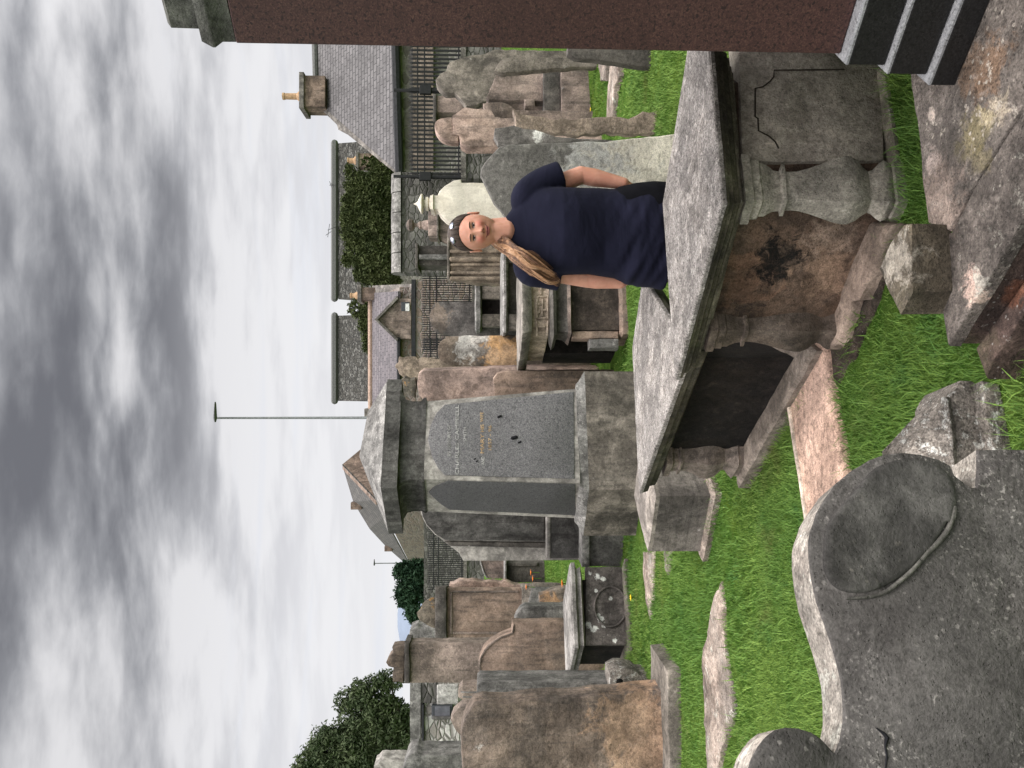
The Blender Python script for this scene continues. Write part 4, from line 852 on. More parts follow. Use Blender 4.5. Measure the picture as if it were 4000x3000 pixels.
out2 = [pt2(onz('S', 4010, 1470, .02)), pt2(onz('S', 4120, 1290, .02)), pt2(onz('S', 4400, 850, .02))]
# hewn block
zb_ = ZL-.003
hb = [pt2(onz('S', *p, zb_)) for p in ((3702, 878), (3722, 1135), (3676, 1226))]
hn_ = onz('S', 3722, 1135, zb_); zt_ = ony('S', 3566, 1142, hn_.y).z
tp = [onz('S', *p, zt_) for p in ((3562, 874), (3566, 1142), (3519, 1229), (3470, 1130), (3438, 1050), (3480, 950), (3530, 880))]
cN = sum(tp, Vector())/len(tp); bot = [Vector((v.x*1.0, v.y, zb_-.01)) for v in tp]
for i_, pp in enumerate(hb): bot[i_] = Vector((pp[0], pp[1], zb_-.01))
rs_ = []
for t_ in (0, .03, .5, .9, .985, 1.0, 1.0):
    rr = [bot[i].lerp(tp[i], t_) for i in range(7)]
    if len(rs_) == 6: rr = [v.lerp(cN, .05)+Vector((0, 0, .003)) for v in rr]
    q = []
    for i in range(7):
        for j in range(8): q.append(jit(rr[i].lerp(rr[(i+1) % 7], j/8), .0022, 22))
    rs_.append(q)
m_hb = stone('hewn_block', (.13, .105, .075), (.17, .14, .10), dark_amt=.45, streak=.1, lich_amt=.12, lich=(.35, .34, .28), green=.35, sc=1.8, bump=1.4,
             spots=[(cN+Vector((.01, .02, .02)), .095, (.46, .41, .34), .97, 12)])
o = MB().rings(rs_).obj('hewn_block', m_hb, auto=22); base_origin(o); tag(o, 'small rough-hewn stone block with a pale top, lying on the ledger stones', 'stone block')
# pink ledger
zp = .055
ppl = [(3052, 1425), (3223, 1425), (3280, 1830), (3330, 2080), (3420, 2500), (3330, 2500), (3230, 2240), (3153, 2095)]
pp_ = [pt2(onz('S', x, y, zp)) for x, y in ((3058, 1300), (3210, 1300), (3223, 1435), (3280, 1830), (3345, 2240), (3170, 2240), (3153, 2100), (3100, 1760), (3052, 1430))]
pkl = empty('ledger', (-.2, 3.5, 0), 'long pink flat ledger stone with thin pale rim, between table tombs and near headstone', 'ledger stone')
loft(pp_, [(0, -.06), (0, zp-.02), (.012, zp-.008), (.02, zp-.006)], step=.05, amp=.003).obj('slab', m_pinkl, pkl, auto=50)
def stripq(reg, a, b_, wpx, z, th):
    A = onz(reg, *a, z); B = onz(reg, *b_, z); d_ = (B-A).normalized(); nn_ = Vector((-d_.y, d_.x, 0)); 
    if nn_.y > 0: nn_ = -nn_
    return [pt2(A), pt2(B), pt2(B+nn_*wpx), pt2(A+nn_*wpx)]
loft(stripq('S', (3052, 1432), (3155, 2105), .022, zp, .02), [(0, 0), (0, zp+.001), (.005, zp+.006)], step=.05, amp=.002).obj('rim', stone('rim_stone', (.52, .42, .33), (.58, .48, .40), dark_amt=.15, streak=0), pkl, auto=50)
# lichened fallen stone behind near headstone
lf = empty('coped_stone', (-.1, 2.3, 0), 'lichen-crusted stepped gravestone lying behind the near headstone', 'gravestone')
def vprism(name, pts, mat, parent, p, n, thick, rough=.006):
    slabpoly([onp('Q', x, y, p, n) for x, y in pts], -n*thick, rough=.0022, freq=20, cham=.004, step=.025).obj(name, mat, parent, auto=28)
yw = math.radians(0); nl = Vector((.25, -.97, 0)).normalized(); pl_ = onz('Q', 2145, 1170, 0)
pl_.z = 0
pf = pl_+Vector((0, .035, 0)); bk = -nl
topc = [onp('Q', 1800, 898, pf, nl), onp('Q', 1818, 1080, pf, nl), onp('Q', 1840, 1290, pf, nl), onp('Q', 1848, 1420, pf, nl), onp('Q', 1470, 1420, pf+bk*.17, nl), onp('Q', 1440, 1195, pf+bk*.17, nl), onp('Q', 1530, 1095, pf+bk*.16, nl), onp('Q', 1620, 1000, pf+bk*.15, nl), onp('Q', 1715, 902, pf+bk*.13, nl)]
nt_ = (topc[2]-topc[0]).cross(topc[5]-topc[0]).normalized(); nt_ = nt_ if nt_.z > 0 else -nt_
slabpoly(topc, -nt_*.06, rough=.003, freq=18, cham=.006, step=.03).obj('coping', m_lich, lf, auto=28)
vprism('moulding', [(1862, 1500), (1850, 1290), (1825, 1050), (1812, 905), (1840, 852), (1870, 810), (1925, 812), (1980, 838), (1996, 960), (2035, 1180), (2045, 1500)], m_lich, lf, pl_+Vector((0, .05, 0)), nl, .20)
vprism('plinth', [(2060, 1400), (2050, 1180), (2010, 1000), (1990, 812), (2080, 832), (2110, 980), (2150, 1180), (2170, 1400)], m_lich, lf, pl_, nl, .30)
# ---- near headstone, scroll-topped
yn = math.radians(28); nn = Vector((math.sin(yn), -math.cos(yn), 0)); pn = ony('S', 3150, 2200, 1.46)
NP = [('Q', 2300, 1178), ('Q', 1960, 1180), ('Q', 1957, 1290), ('Q', 1950, 1385), ('Q', 1925, 1385), ('Q', 1890, 1355), ('Q', 1845, 1320), ('Q', 1820, 1268), ('Q', 1760, 1235), ('Q', 1660, 1205), ('Q', 1560, 1195), ('Q', 1460, 1208), ('Q', 1380, 1235), ('Q', 1290, 1290), ('Q', 1200, 1365), ('Q', 1140, 1445), ('Q', 1090, 1530), ('Q', 1060, 1630),
      ('N', 777, 430), ('N', 776, 520), ('N', 788, 640), ('N', 820, 760), ('N', 858, 880), ('N', 893, 980), ('N', 925, 1080), ('N', 950, 1180), ('N', 963, 1290), ('N', 965, 1400), ('N', 945, 1510), ('N', 915, 1582),
      ('N', 880, 1545), ('N', 840, 1500), ('N', 790, 1465), ('N', 720, 1445), ('N', 650, 1440), ('N', 590, 1458), ('N', 540, 1495), ('N', 500, 1545), ('N', 470, 1600), ('N', 452, 1659), ('N', 420, 1800), ('N', 420, 1990), ('N', 2100, 1990)]
nfr = [onp(*q, pn, nn) for q in NP]; last = nfr[-1].copy(); first = nfr[0].copy()
nfr = nfr[:-1]+[Vector((nfr[-2].x, nfr[-2].y, -.1)), Vector((first.x, first.y, -.1))]
n_h = empty('headstone', (pn.x, pn.y, 0), 'very large dark grey headstone with scrolled rosette top, nearest in the lower left', 'headstone')
m_ntop = stone('pale_top_edge', (.25, .215, .185), (.34, .31, .27), dark=(.14, .12, .10), dark_amt=.3, streak=0, lich_amt=.45, lich=(.50, .48, .42), grain=.5, sc=1.8)
f = dense(nfr, .02); f = [jit(v, .002, 22)-nn*(jit(v, .002, 22)-v).dot(nn) for v in f]; nf = len(f); tv = -nn*.105
c_ = sum(f, Vector())/nf; nr = Vector()
for i in range(nf): nr += (f[i]-c_).cross(f[(i+1) % nf]-c_)
nr.normalize()
insf = [f[i]+nr.cross(((f[i]-f[i-1]).normalized()+(f[(i+1) % nf]-f[i]).normalized()).normalized())*.004 for i in range(nf)]
mbn = MB().rings([insf, [p+tv*.05 for p in f]]); o = mbn.obj('slab', m_near, n_h, auto=55)
mbt = MB().rings([[p+tv*.051 for p in f], [p+tv*.9 for p in f], [p+tv for p in insf]]); o = mbt.obj('top_edge', m_ntop, n_h, auto=55)
# scroll groove, a raised rosette disc and the lower scroll band
def onn(reg, x, y, o_=.0): return onp(reg, x, y, pn+nn*o_, nn)
disc = [('Q', 1300, 1400), ('Q', 1400, 1290), ('Q', 1540, 1240), ('Q', 1680, 1250), ('Q', 1780, 1300), ('Q', 1832, 1380), ('Q', 1838, 1480), ('Q', 1815, 1580), ('N', 1545, 290), ('N', 1450, 440), ('N', 1330, 580), ('N', 1180, 680), ('N', 1040, 715), ('N', 920, 690), ('N', 855, 600), ('N', 850, 480), ('N', 880, 330)]
dp = smoothline([onn(*q) for q in disc]+[onn(*disc[0])], 4)[:-1]
cd_ = sum(dp, Vector())/len(dp)
m_near2 = stone('near_rosette', (.078, .073, .068), (.10, .094, .088), dark=(.05, .046, .044), dark_amt=.2, streak=0, lich=(.20, .18, .16), lich_amt=.06, grain=.2, sc=1.8, bump=.6, speck=.3)
MB().rings([[p-nn*.01 for p in dp], [p+(cd_-p)*.004+nn*.003 for p in dp], [p+(cd_-p)*.03+nn*.008 for p in dp], [p+(cd_-p)*.12+nn*.009 for p in dp], [p+(cd_-p)*.7+nn*.006 for p in dp]]).obj('rosette', m_near2, n_h, auto=60)
gr = smoothline([onn('Q', 1838, 1440, .004), onn('Q', 1830, 1560, .004), onn('N', 1560, 250, .004), onn('N', 1520, 380, .004), onn('N', 1400, 510, .004), onn('N', 1300, 620, .004), onn('N', 1160, 720, .002), onn('N', 980, 745, .0)], 6)
MB().tube(gr, [.0025+.003*math.sin(PI*i/(len(gr)-1)) for i in range(len(gr))], 8).obj('scroll_rim', stone('scroll_rim', (.125, .118, .106), (.16, .15, .135), dark_amt=.2, streak=0), n_h, auto=60)
ck = [onn('T', x, y, .0005) for x, y in ((640, 1425), (680, 1455), (700, 1480), (690, 1530), (700, 1590), (692, 1659), (700, 1720))]
MB().tube(ck, [.001, .003, .0045, .002, .002, .0015, .001], 6).obj('crack', m_hole, n_h)
# ================================================================ BUILDINGS BEHIND THE GRAVEYARD
m_slate = slates('grey_slates', (.115, .108, .108), (.165, .155, .155), (.05, .048, .05), .30, .14)
m_slatep = slates('purple_slates', (.12, .11, .115), (.175, .155, .16), (.06, .05, .06), .30, .13)
m_slated = masonry('mossy_stone_slates', ((.06, .058, .05), (.10, .095, .085), (.17, .165, .15)), (.03, .03, .028), 3.5, 8.0, rnd=.7, mot=.75)
m_harl = masonry('grey_rubble_wall', ((.20, .185, .165), (.26, .24, .22), (.16, .145, .13)), (.24, .225, .20), 2.2, 3.2)
m_red = masonry('red_rubble_wall', ((.24, .18, .15), (.30, .24, .21), (.18, .14, .13)), (.24, .21, .19), 3.0, 5.0)
m_rub = masonry('dark_rubble_wall', ((.13, .125, .115), (.20, .19, .175), (.085, .08, .075)), (.10, .095, .085), 4.2, 7.5)
m_white = masonry('pale_rubble_wall', ((.50, .48, .45), (.64, .62, .58), (.33, .30, .27)), (.24, .225, .205), 4.2, 9.0, rnd=.85)
m_skew = stone('skew_stone', (.17, .155, .14), (.22, .20, .18), dark_amt=.4, lich_amt=.08)
m_lead = plain('lead_ridge', (.14, .14, .135)); m_ridge = plain('clay_ridge', (.38, .27, .21)); m_pot = plain('clay_pot', (.46, .30, .18)); m_gut = plain('black_gutter', (.03, .03, .032))
m_stack = stone('chimney_stone', (.20, .145, .115), (.26, .19, .15), dark_amt=.35, lich_amt=.03)
m_glass = plain('window_glass', (.05, .055, .06), rough=.15, var=.1); m_frame = plain('white_paint', (.7, .7, .68))
def poly3(name, pts, mat, parent, thick=None, **kw):
    n = (pts[1]-pts[0]).cross(pts[2]-pts[0]).normalized()
    if n.y > 0: n = -n
    return MB().rings([pts, [p-n*(thick or .1) for p in pts]]).obj(name, mat, parent, **kw)
def boxz(name, reg, xa, xb, ya, yb, Y, dep, mat, parent, **kw):
    """front-on block: xa top, xb bottom, ya..yb side pixels"""
    a = ony(reg, xa, yb, Y); b_ = ony(reg, xb, ya, Y)
    return MB().box(((a.x+b_.x)/2, Y+dep/2, (a.z+b_.z)/2), (abs(b_.x-a.x), dep, abs(a.z-b_.z))).obj(name, mat, parent, bevel=kw.pop('bevel', .02), **kw)
def chimney(root, reg, xa, xb, ya, yb, Y, dep, pots, potx, cap=None):
    s = boxz('chimney', reg, xa, xb, ya, yb, Y, dep, m_stack, root)
    k = Y/3000/REG[reg][2]
    a = ony(reg, xa, (ya+yb)/2, Y); wpx = (yb-ya)
    MB().box((a.x, Y+dep/2, a.z+.0), (wpx*k+.22, dep+.2, .2)).obj('chimney_cope', m_skew, s, bevel=.02)
    for yy, r in pots:
        c = ony(reg, xa, yy, Y); t = ony(reg, potx, yy, Y)
        MB().lathe((c.x, Y+dep/2), [(r*k*1.6, c.z+.08), (r*k*1.5, c.z+.25), (r*k, c.z+.32), (r*k*.95, t.z-.1), (r*k*1.1, t.z-.08), (r*k*1.1, t.z), (r*k*.7, t.z)], 14).obj('chimney_pot', m_pot, s, auto=40)
# right house
h1 = empty('house', (14, 31, 1.6), 'long stone house with big grey slate roof and one chimney, on the right', 'house')
eL = ony('B', 1142, 1392, 28); eR = ony('B', 1085, -450, 28); rL = ony('B', 505, 830, 32.5); rR = ony('B', 470, -450, 32.5)
poly3('roof', [eL, eR, rR, rL], m_slate, h1, .12)
MB().tube([rL+Vector((0, 0, .08)), rR+Vector((0, 0, .08))], [.13, .13], 8).obj('ridge', m_lead, h1)
MB().tube([eL+Vector((0, -.12, -.1)), eR+Vector((0, -.12, -.1))], [.16, .16], 8).obj('gutter', m_gut, h1)  # thick black gutter also paints the shade under the eave
wl = eL.x+.1; sh_ = (rL.x-eL.x)/4.5
MB().rings([[Vector((wl, 28.25, 0)), Vector((wl, 28.25, eL.z-.05)), Vector((wl+4.5*sh_, 32.5, rL.z-.1)), Vector((wl+9*sh_, 37, eL.z-.05)), Vector((wl+9*sh_, 37, 0))], [Vector((eR.x, 28.25, 0)), Vector((eR.x, 28.25, eL.z-.05)), Vector((eR.x, 32.5, rL.z-.1)), Vector((eR.x, 37, eL.z-.05)), Vector((eR.x, 37, 0))]]).obj('wall', m_harl, h1)
MB().box(((wl+eR.x)/2, 28.15, eL.z-.95), (eR.x-wl, .3, .75)).obj('wall_head', m_brownt, h1, bevel=.02)
sk = [ony('B', x, y, 28.3+(1142-x)/637*4.2) for x, y in ((1150, 1420), (1142, 1365), (505, 790), (490, 850), (655, 1010), (668, 1052), (745, 1092))]
poly3('skew', sk, m_skew, h1, .4)
chimney(h1, 'B', 372, 560, 612, 860, 31.6, 1.1, [(742, 26)], 188)
# far dark-roofed buildings
def gable_house(label, reg, ridge_x, eave_x, y0, y1, Y, mat, ridge_mat=m_lead, y0r=None, y1r=None, dep=4, wallm=None, gx=1.5):
    y0r = y0r if y0r is not None else y0; y1r = y1r if y1r is not None else y1
    r0_, r1_ = ony(reg, ridge_x, y1r, Y+dep), ony(reg, ridge_x, y0r, Y+dep); e0, e1_ = ony(reg, eave_x, y1, Y), ony(reg, eave_x, y0, Y)
    h = empty('house', ((e0.x+e1_.x)/2, Y+dep, gx), label, 'house')
    poly3('roof', [e0, e1_, r1_, r0_], mat, h, .15); MB().tube([r0_+Vector((0, -.1, .1)), r1_+Vector((0, -.1, .1))], [.28, .28], 6).obj('ridge', ridge_mat, h)
    q = lambda x, s_: [Vector((x, Y+.3, 0)), Vector((x, Y+.3, e0.z-.1)), Vector((x, Y+dep, r0_.z-.2)), Vector((x, Y+2*dep, e0.z-.1)), Vector((x, Y+2*dep, 0))]
    MB().rings([q(e0.x+.2, 0), q(e1_.x-.2, 0)]).obj('wall', wallm or m_harl, h)
    return h, e0, e1_, r0_, r1_
hA = gable_house('far dark-roofed building half covered by ivy, behind the woman', 'D', 726, 852, 300, 640, 56, m_slated, y0r=310, y1r=645)
chimney(hA[0], 'D', 772, 860, 332, 360, 55, 1, [(343, 6)], 748)
hB = gable_house('far dark mossy-roofed building, left of a gap in the skyline', 'D', 726, 845, 678, 868, 58, m_slated, y0r=682, y1r=866)
# middle house with dormer
h3 = empty('house', (2.5, 38, 1.5), 'low house with purple slates and a pinkish gabled dormer, beyond the railings', 'house')
Ym = 34
e0 = ony('R3', 735, 1230, Ym); e1_ = ony('R3', 735, 285, Ym); r0_ = ony('R3', 522, 1225, Ym+4.5); r1_ = ony('R3', 522, 300, Ym+4.5)
poly3('roof', [e0, e1_, r1_, r0_], m_slatep, h3, .12); MB().tube([r0_+Vector((0, 0, .05)), r1_+Vector((0, 0, .05))], [.13]*2, 8).obj('ridge', m_ridge, h3)
poly3('skew', [ony('R3', 860, 290, Ym-.1), ony('R3', 860, 225, Ym-.1), ony('R3', 525, 240, Ym+4.4), ony('R3', 525, 300, Ym+4.4)], m_skew, h3, .4)
q = lambda x: [Vector((x, Ym+.2, 0)), Vector((x, Ym+.2, e0.z-.05)), Vector((x, Ym+4.5, r0_.z-.15)), Vector((x, Ym+9, e0.z-.05)), Vector((x, Ym+9, 0))]
MB().rings([q(e0.x+.1), q(e1_.x+.2)]).obj('wall', m_red, h3)
dz_ = [ony('R3', 740, 670, Ym-.15), ony('R3', 840, 670, Ym-.15), ony('R3', 840, 345, Ym-.15), ony('R3', 725, 345, Ym-.15), ony('R3', 548, 515, Ym-.15)]
dg_ = poly3('dormer', dz_, m_pink2, h3, 3.2)
poly3('dormer_verge', [ony('R3', 728, 322, Ym-.3), ony('R3', 735, 345, Ym-.3), ony('R3', 570, 515, Ym-.3), ony('R3', 545, 515, Ym-.3)], m_skew, dg_, .5)
poly3('dormer_verge', [ony('R3', 735, 670, Ym-.3), ony('R3', 728, 692, Ym-.3), ony('R3', 545, 515, Ym-.3), ony('R3', 570, 515, Ym-.3)], m_skew, dg_, .5)
wf = boxz('window', 'R3', 760, 828, 372, 446, Ym-.2, .1, m_glass, h3)
boxz('window_frame', 'R3', 795, 828, 385, 446, Ym-.26, .05, m_frame, wf, bevel=.005)
MB().tube([ony('R3', 742, 1010, Ym-.1), ony('R3', 742, 670, Ym-.1)], [.09]*2, 6).obj('gutter', m_gut, h3)
chimney(h3, 'R3', 425, 560, 255, 355, Ym+4.0, .9, [(312, 20)], 335)
# gabled roof behind pedestal monument
h4 = empty('house', (-9, 45, 1.6), 'long grey-roofed building with a steep gable, behind the pedestal monument', 'house')
ap = ony('C', 215, 655, 42); fa = ony('C', 600, 1262, 78); ea = ony('C', 420, 870, 38); fe = ony('C', 628, 1272, 76)
m_sl2 = slates('brown_grey_slates', (.105, .10, .095), (.15, .14, .13), (.05, .048, .045), .6, .26)
rp = [ap, ony('C', 285, 888, 50), ony('C', 385, 1052, 60), ony('C', 485, 1160, 69), fa]; ep = [ea, ony('C', 470, 985, 46), ony('C', 530, 1090, 55), ony('C', 580, 1180, 64), fe]
mbq = MB()
for i in range(4): mbq.rings([[rp[i], rp[i+1], ep[i+1], ep[i]], [p+Vector((0, .15, -.08)) for p in (rp[i], rp[i+1], ep[i+1], ep[i])]])
mbq.obj('roof', m_sl2, h4)
gb = [ap+Vector((0, .1, 0)), ea+Vector((0, .1, 0)), Vector((ea.x, ea.y+.2, 0)), Vector((ony('C', 500, 420, 45).x, 45, 0)), ony('C', 500, 420, 45)]
poly3('gable', gb, m_stack, h4, .3)
poly3('wall', [ea+Vector((0, .15, -.1)), fe+Vector((0, .15, -.1)), Vector((fe.x, fe.y+.2, 0)), Vector((ea.x, ea.y+.2, 0))], m_red, h4, .3)
for x, y, Y in ((288, 893, 50), (487, 1158, 69)):
    c = ony('C', x, y, Y); MB().box((c.x, Y-1, c.z-.35), (.45, .5, .7)).obj('chimney', m_stack, h4, bevel=.03)
boxz('dormer', 'C', 352, 450, 310, 372, 41, 2, m_skew, h4)
# ---- boundary walls
def wall(name, label, reg, xt, y0, y1, Y, dep, mat, cope=None, copeh=0, rnd=False, y0b=None, cat='wall'):
    a = ony(reg, xt, y1, Y); b_ = ony(reg, xt, y0, Y); g = min(gz(a.x, Y), gz(b_.x, Y))-.3
    r_ = empty(name, ((a.x+b_.x)/2, Y+dep/2, g+.3), label, cat)
    zt = a.z-copeh
    loft([(a.x, Y), (b_.x, Y), (b_.x, Y+dep), (a.x, Y+dep)], [(0, g), (0, (g+zt)/2), (0, zt)], step=.4, amp=.03, freq=2).obj('rubble', mat, r_)
    if cope:
        mb = MB()
        if rnd:
            L = b_.x-a.x; nseg = max(2, int(L/.45))
            for i in range(nseg):
                xa = a.x+L*i/nseg+.012; xb = a.x+L*(i+1)/nseg-.012; rr = []
                for x in (xa, xb): rr.append([Vector((x, Y+dep/2-math.cos(t)*(dep/2+.08), zt+.02+math.sin(t)*copeh*random.uniform(.93, 1.0))) for t in [PI*k/10 for k in range(11)]])
                mb.rings(rr)
        else: loft([(a.x, Y-.06), (b_.x, Y-.06), (b_.x, Y+dep+.06), (a.x, Y+dep+.06)], [(0, zt+.003), (0, zt+copeh)], mb, step=.5, amp=.015, freq=3)
        mb.obj('coping', cope, r_, auto=40)
    return r_, a, b_
wall('wall', 'low dark rubble wall carrying the right-hand railings', 'B', 1660, -700, 1445, 20, .5, m_rub, m_skew, .14)
wall('wall', 'higher dark rubble wall with a rounded stone coping, behind the woman\'s head', 'R2', 52, 150, 965, 20.5, .6, m_rub, m_cap, .30, True)
wall('wall', 'low dark rubble wall under the middle railings', 'R3', 1335, 130, 1010, 22, .5, m_rub, m_skew, .12)
wall('wall', 'distant reddish rubble wall with a dark coping beyond the middle railings', 'R3', 845, 190, 1020, 29, .5, m_red, m_gut, .16)
wall('wall', 'low reddish wall under the far railings, left of the pedestal monument', 'C', 965, 900, 1420, 27, .5, m_rub, m_skew, .12)
wall('wall', 'distant reddish wall in front of the long grey-roofed building', 'C', 720, 900, 1560, 35, .5, m_rub)
def railing(label, reg, xt, xb, y0, y1, Y, sp, posts=(), rails=(.12, .26, .95), br=.013):
    a = ony(reg, xt, y1, Y); b_ = ony(reg, xt, y0, Y); zb_ = ony(reg, xb, y1, Y).z; zt = a.z
    r_ = empty('railing', ((a.x+b_.x)/2, Y, zb_), label, 'railing')
    mb = MB(); x = a.x; H = zt-zb_
    while x < b_.x:
        mb.box((x, Y, (zt+zb_)/2), (br*2, br*2, H)); mb.rings([[Vector((x-.02, Y-.02, zt)), Vector((x+.02, Y-.02, zt)), Vector((x+.02, Y+.02, zt)), Vector((x-.02, Y+.02, zt))], [Vector((x-.002, Y, zt+.09)), Vector((x+.002, Y, zt+.09)), Vector((x+.002, Y+.002, zt+.09)), Vector((x-.002, Y+.002, zt+.09))]])
        x += sp*random.uniform(.97, 1.03)
    mb.obj('bars', m_iron, r_)
    for f in rails: MB().box(((a.x+b_.x)/2, Y-.02, zt-H*f), (b_.x-a.x, .03, .035)).obj('rail', m_iron, r_)
    for py in posts:
        c = ony(reg, xt, py, Y); MB().box((c.x, Y-.02, (zt+zb_)/2+.2), (.07, .07, H+.55)).box((c.x, Y-.05, zt-H*.28), (.22, .12, .30)).obj('post', m_iron, r_, bevel=.01)
    return r_
railing('black iron railings with two square boxes on their posts, on the right', 'B', 1262, 1662, -600, 1440, 20.2, .112, (735, 1432), br=.021)
railing('close-set black iron railings between the tan ribbed stone and the dark headstone', 'R3', 948, 1335, 130, 760, 22.2, .066)
railing('short run of black iron railings beside the orange-footed headstone', 'R3', 955, 1335, 665, 830, 21.6, .066)
railing('far black iron railings left of the pedestal monument', 'C', 755, 965, 950, 1425, 27.2, .075)
MB().tube([ony('C', 760, 1165, 26.8), ony('C', 960, 1215, 26.8)], [.03]*2, 6)
# street lamps
def lamp(label, x, y, xb, Y, arm0, arm1, r, armx=None):
    t = ony('D', x, y, Y); b_ = Vector((t.x, Y, gz(t.x, Y))); root = empty('street_lamp', b_, label, 'street lamp')
    MB().tube([b_, b_+Vector((0, 0, 1.2)), b_+Vector((0, 0, 1.25)), t], [r*1.9, r*1.9, r*1.15, r*.75], 12).obj('pole', plain('lamp_steel'+str(Y), (.16, .17, .17), .5), root, auto=40)
    A0 = ony('D', x, arm0, Y-.3); A1 = ony('D', x, arm1, Y-.3); d_ = (A1-A0)
    rr = []
    for t_, w_, h_ in ((0, .03, .02), (.1, .07, .035), (.45, .10, .05), (.8, .10, .07), (1, .03, .03)):
        c = A0+d_*t_+Vector((0, 0, .02)); rr.append([c+Vector((0, math.cos(a)*w_*1.2, math.sin(a)*h_)) for a in [2*PI*i/10 for i in range(10)]])
    MB().rings(rr).obj('lamp_head', plain('lamp_grey'+str(Y), (.10, .10, .10), .5), root, auto=50)
lamp('tall grey street lamp rising behind the pedestal monument', 466, 903, 800, 32, 868, 912, .055)
lamp('small distant street lamp above the dark conifer', 809, 1217, 860, 60, 1208, 1222, .05)
# TV aerials
def aerial(label, pts, Y):
    mb = MB()
    for a, b_ in pts: mb.tube([ony('D', *a, Y), ony('D', *b_, Y)], [.02, .02], 5)
    o = mb.obj('television_aerial', m_iron); base_origin(o); tag(o, label, 'aerial')
aerial('thin television aerial on the ridge above the ivy, the right one', [((726, 400), (712, 400)), ((712, 392), (716, 404)), ((716, 396), (720, 404))], 58.5)
aerial('thin television aerial on the ridge above the ivy, the left and bigger one', [((726, 490), (708, 497)), ((708, 512), (712, 484)), ((704, 508), (716, 500))], 58.5)
# ---- roofless pale wall at far left
pw, a, b_ = wall('wall', 'pale whitewashed rubble wall with a dark square opening, at the far left', 'W', 1112, 365, 1350, 16, .6, m_white, m_cap, .22)
boxz('string_course', 'W', 1212, 1232, 560, 1350, 15.92, .1, m_gut, pw, bevel=.01)
wd = boxz('window', 'W', 1295, 1480, 565, 690, 15.9, .12, m_glass, pw)
boxz('window_pane', 'W', 1325, 1455, 575, 665, 15.87, .03, plain('slate_pane', (.13, .13, .15), .4), wd, bevel=.003); boxz('sill', 'W', 1300, 1470, 668, 692, 15.8, .15, m_grey, wd)
boxz('plaster_patch', 'W', 1340, 1530, 385, 560, 15.95, .08, stone('pale_plaster', (.42, .40, .38), (.50, .48, .45), dark_amt=.15, streak=.1, lich_amt=0), pw); boxz('dark_patch', 'W', 1160, 1345, 370, 550, 15.96, .08, m_rub, pw)
hs('headstone', 'blue-grey blocky headstone at the far left in front of the pale wall', 'W', [(1600, 1350), (1240, 1340), (1110, 1300), (1030, 1180), (1080, 1020), (1115, 985), (1165, 970), (1200, 992), (1600, 995)], 12.2, .5, m_grey, 0)
hs('broken_block', 'pale jagged stone standing above the blue-grey headstone at the left edge', 'W', [(1100, 1300), (860, 1290), (800, 1180), (800, 1090), (850, 1045), (1010, 1040), (1100, 1045)], 13.5, .4, m_mon, 0, rough=.02, cat='stone')
MB().tube([ony('W', 1030, 1046, 13.4), ony('W', 735, 1046, 13.4), ony('W', 735, 1250, 13.4)], [.012]*3, 6)
for i_, (xx, yy) in enumerate(((1560, 440), (1600, 470), (1575, 500))):
    pass
hs('headstone', 'small banded headstone right of the pointed brown one, before the pale wall', 'W', [(1800, 550), (1660, 545), (1570, 530), (1530, 500), (1525, 430), (1560, 395), (1800, 385)], 9.8, .2, m_brownt, 0,
   parts=[('band', 'W', [(1700, 460), (1545, 458), (1545, 446), (1700, 446)], .01, .03, m_cap), ('band', 'W', [(1700, 500), (1560, 498), (1560, 486), (1700, 486)], .01, .03, m_cap)])
# hill, distance haze put into its blue colour
hv = []; hf = []
n_ = 60
for i in range(n_+1):
    yy = 2100*1.0-i*3000/n_+900; top = 1571+14*math.sin(i*.35)+9*math.sin(i*.9+1); top += 330*min(1, max(0, (abs(yy-2420)-190)/120))
    if True:
        p0 = ony('S', top, yy, 3200); hv += [Vector((p0.x, 2600, -60)), Vector((p0.x, 3200, p0.z)), Vector((p0.x, 4200, -60))]
for i in range(n_):
    for j in range(2): hf.append((i*3+j, i*3+j+1, i*3+j+4, i*3+j+3))
o = mesh_obj('hill', hv, hf, plain('haze_blue_hill', (.19, .225, .285), .95, var=.1, sc=.01), smooth=True); tag(o, kind='structure')

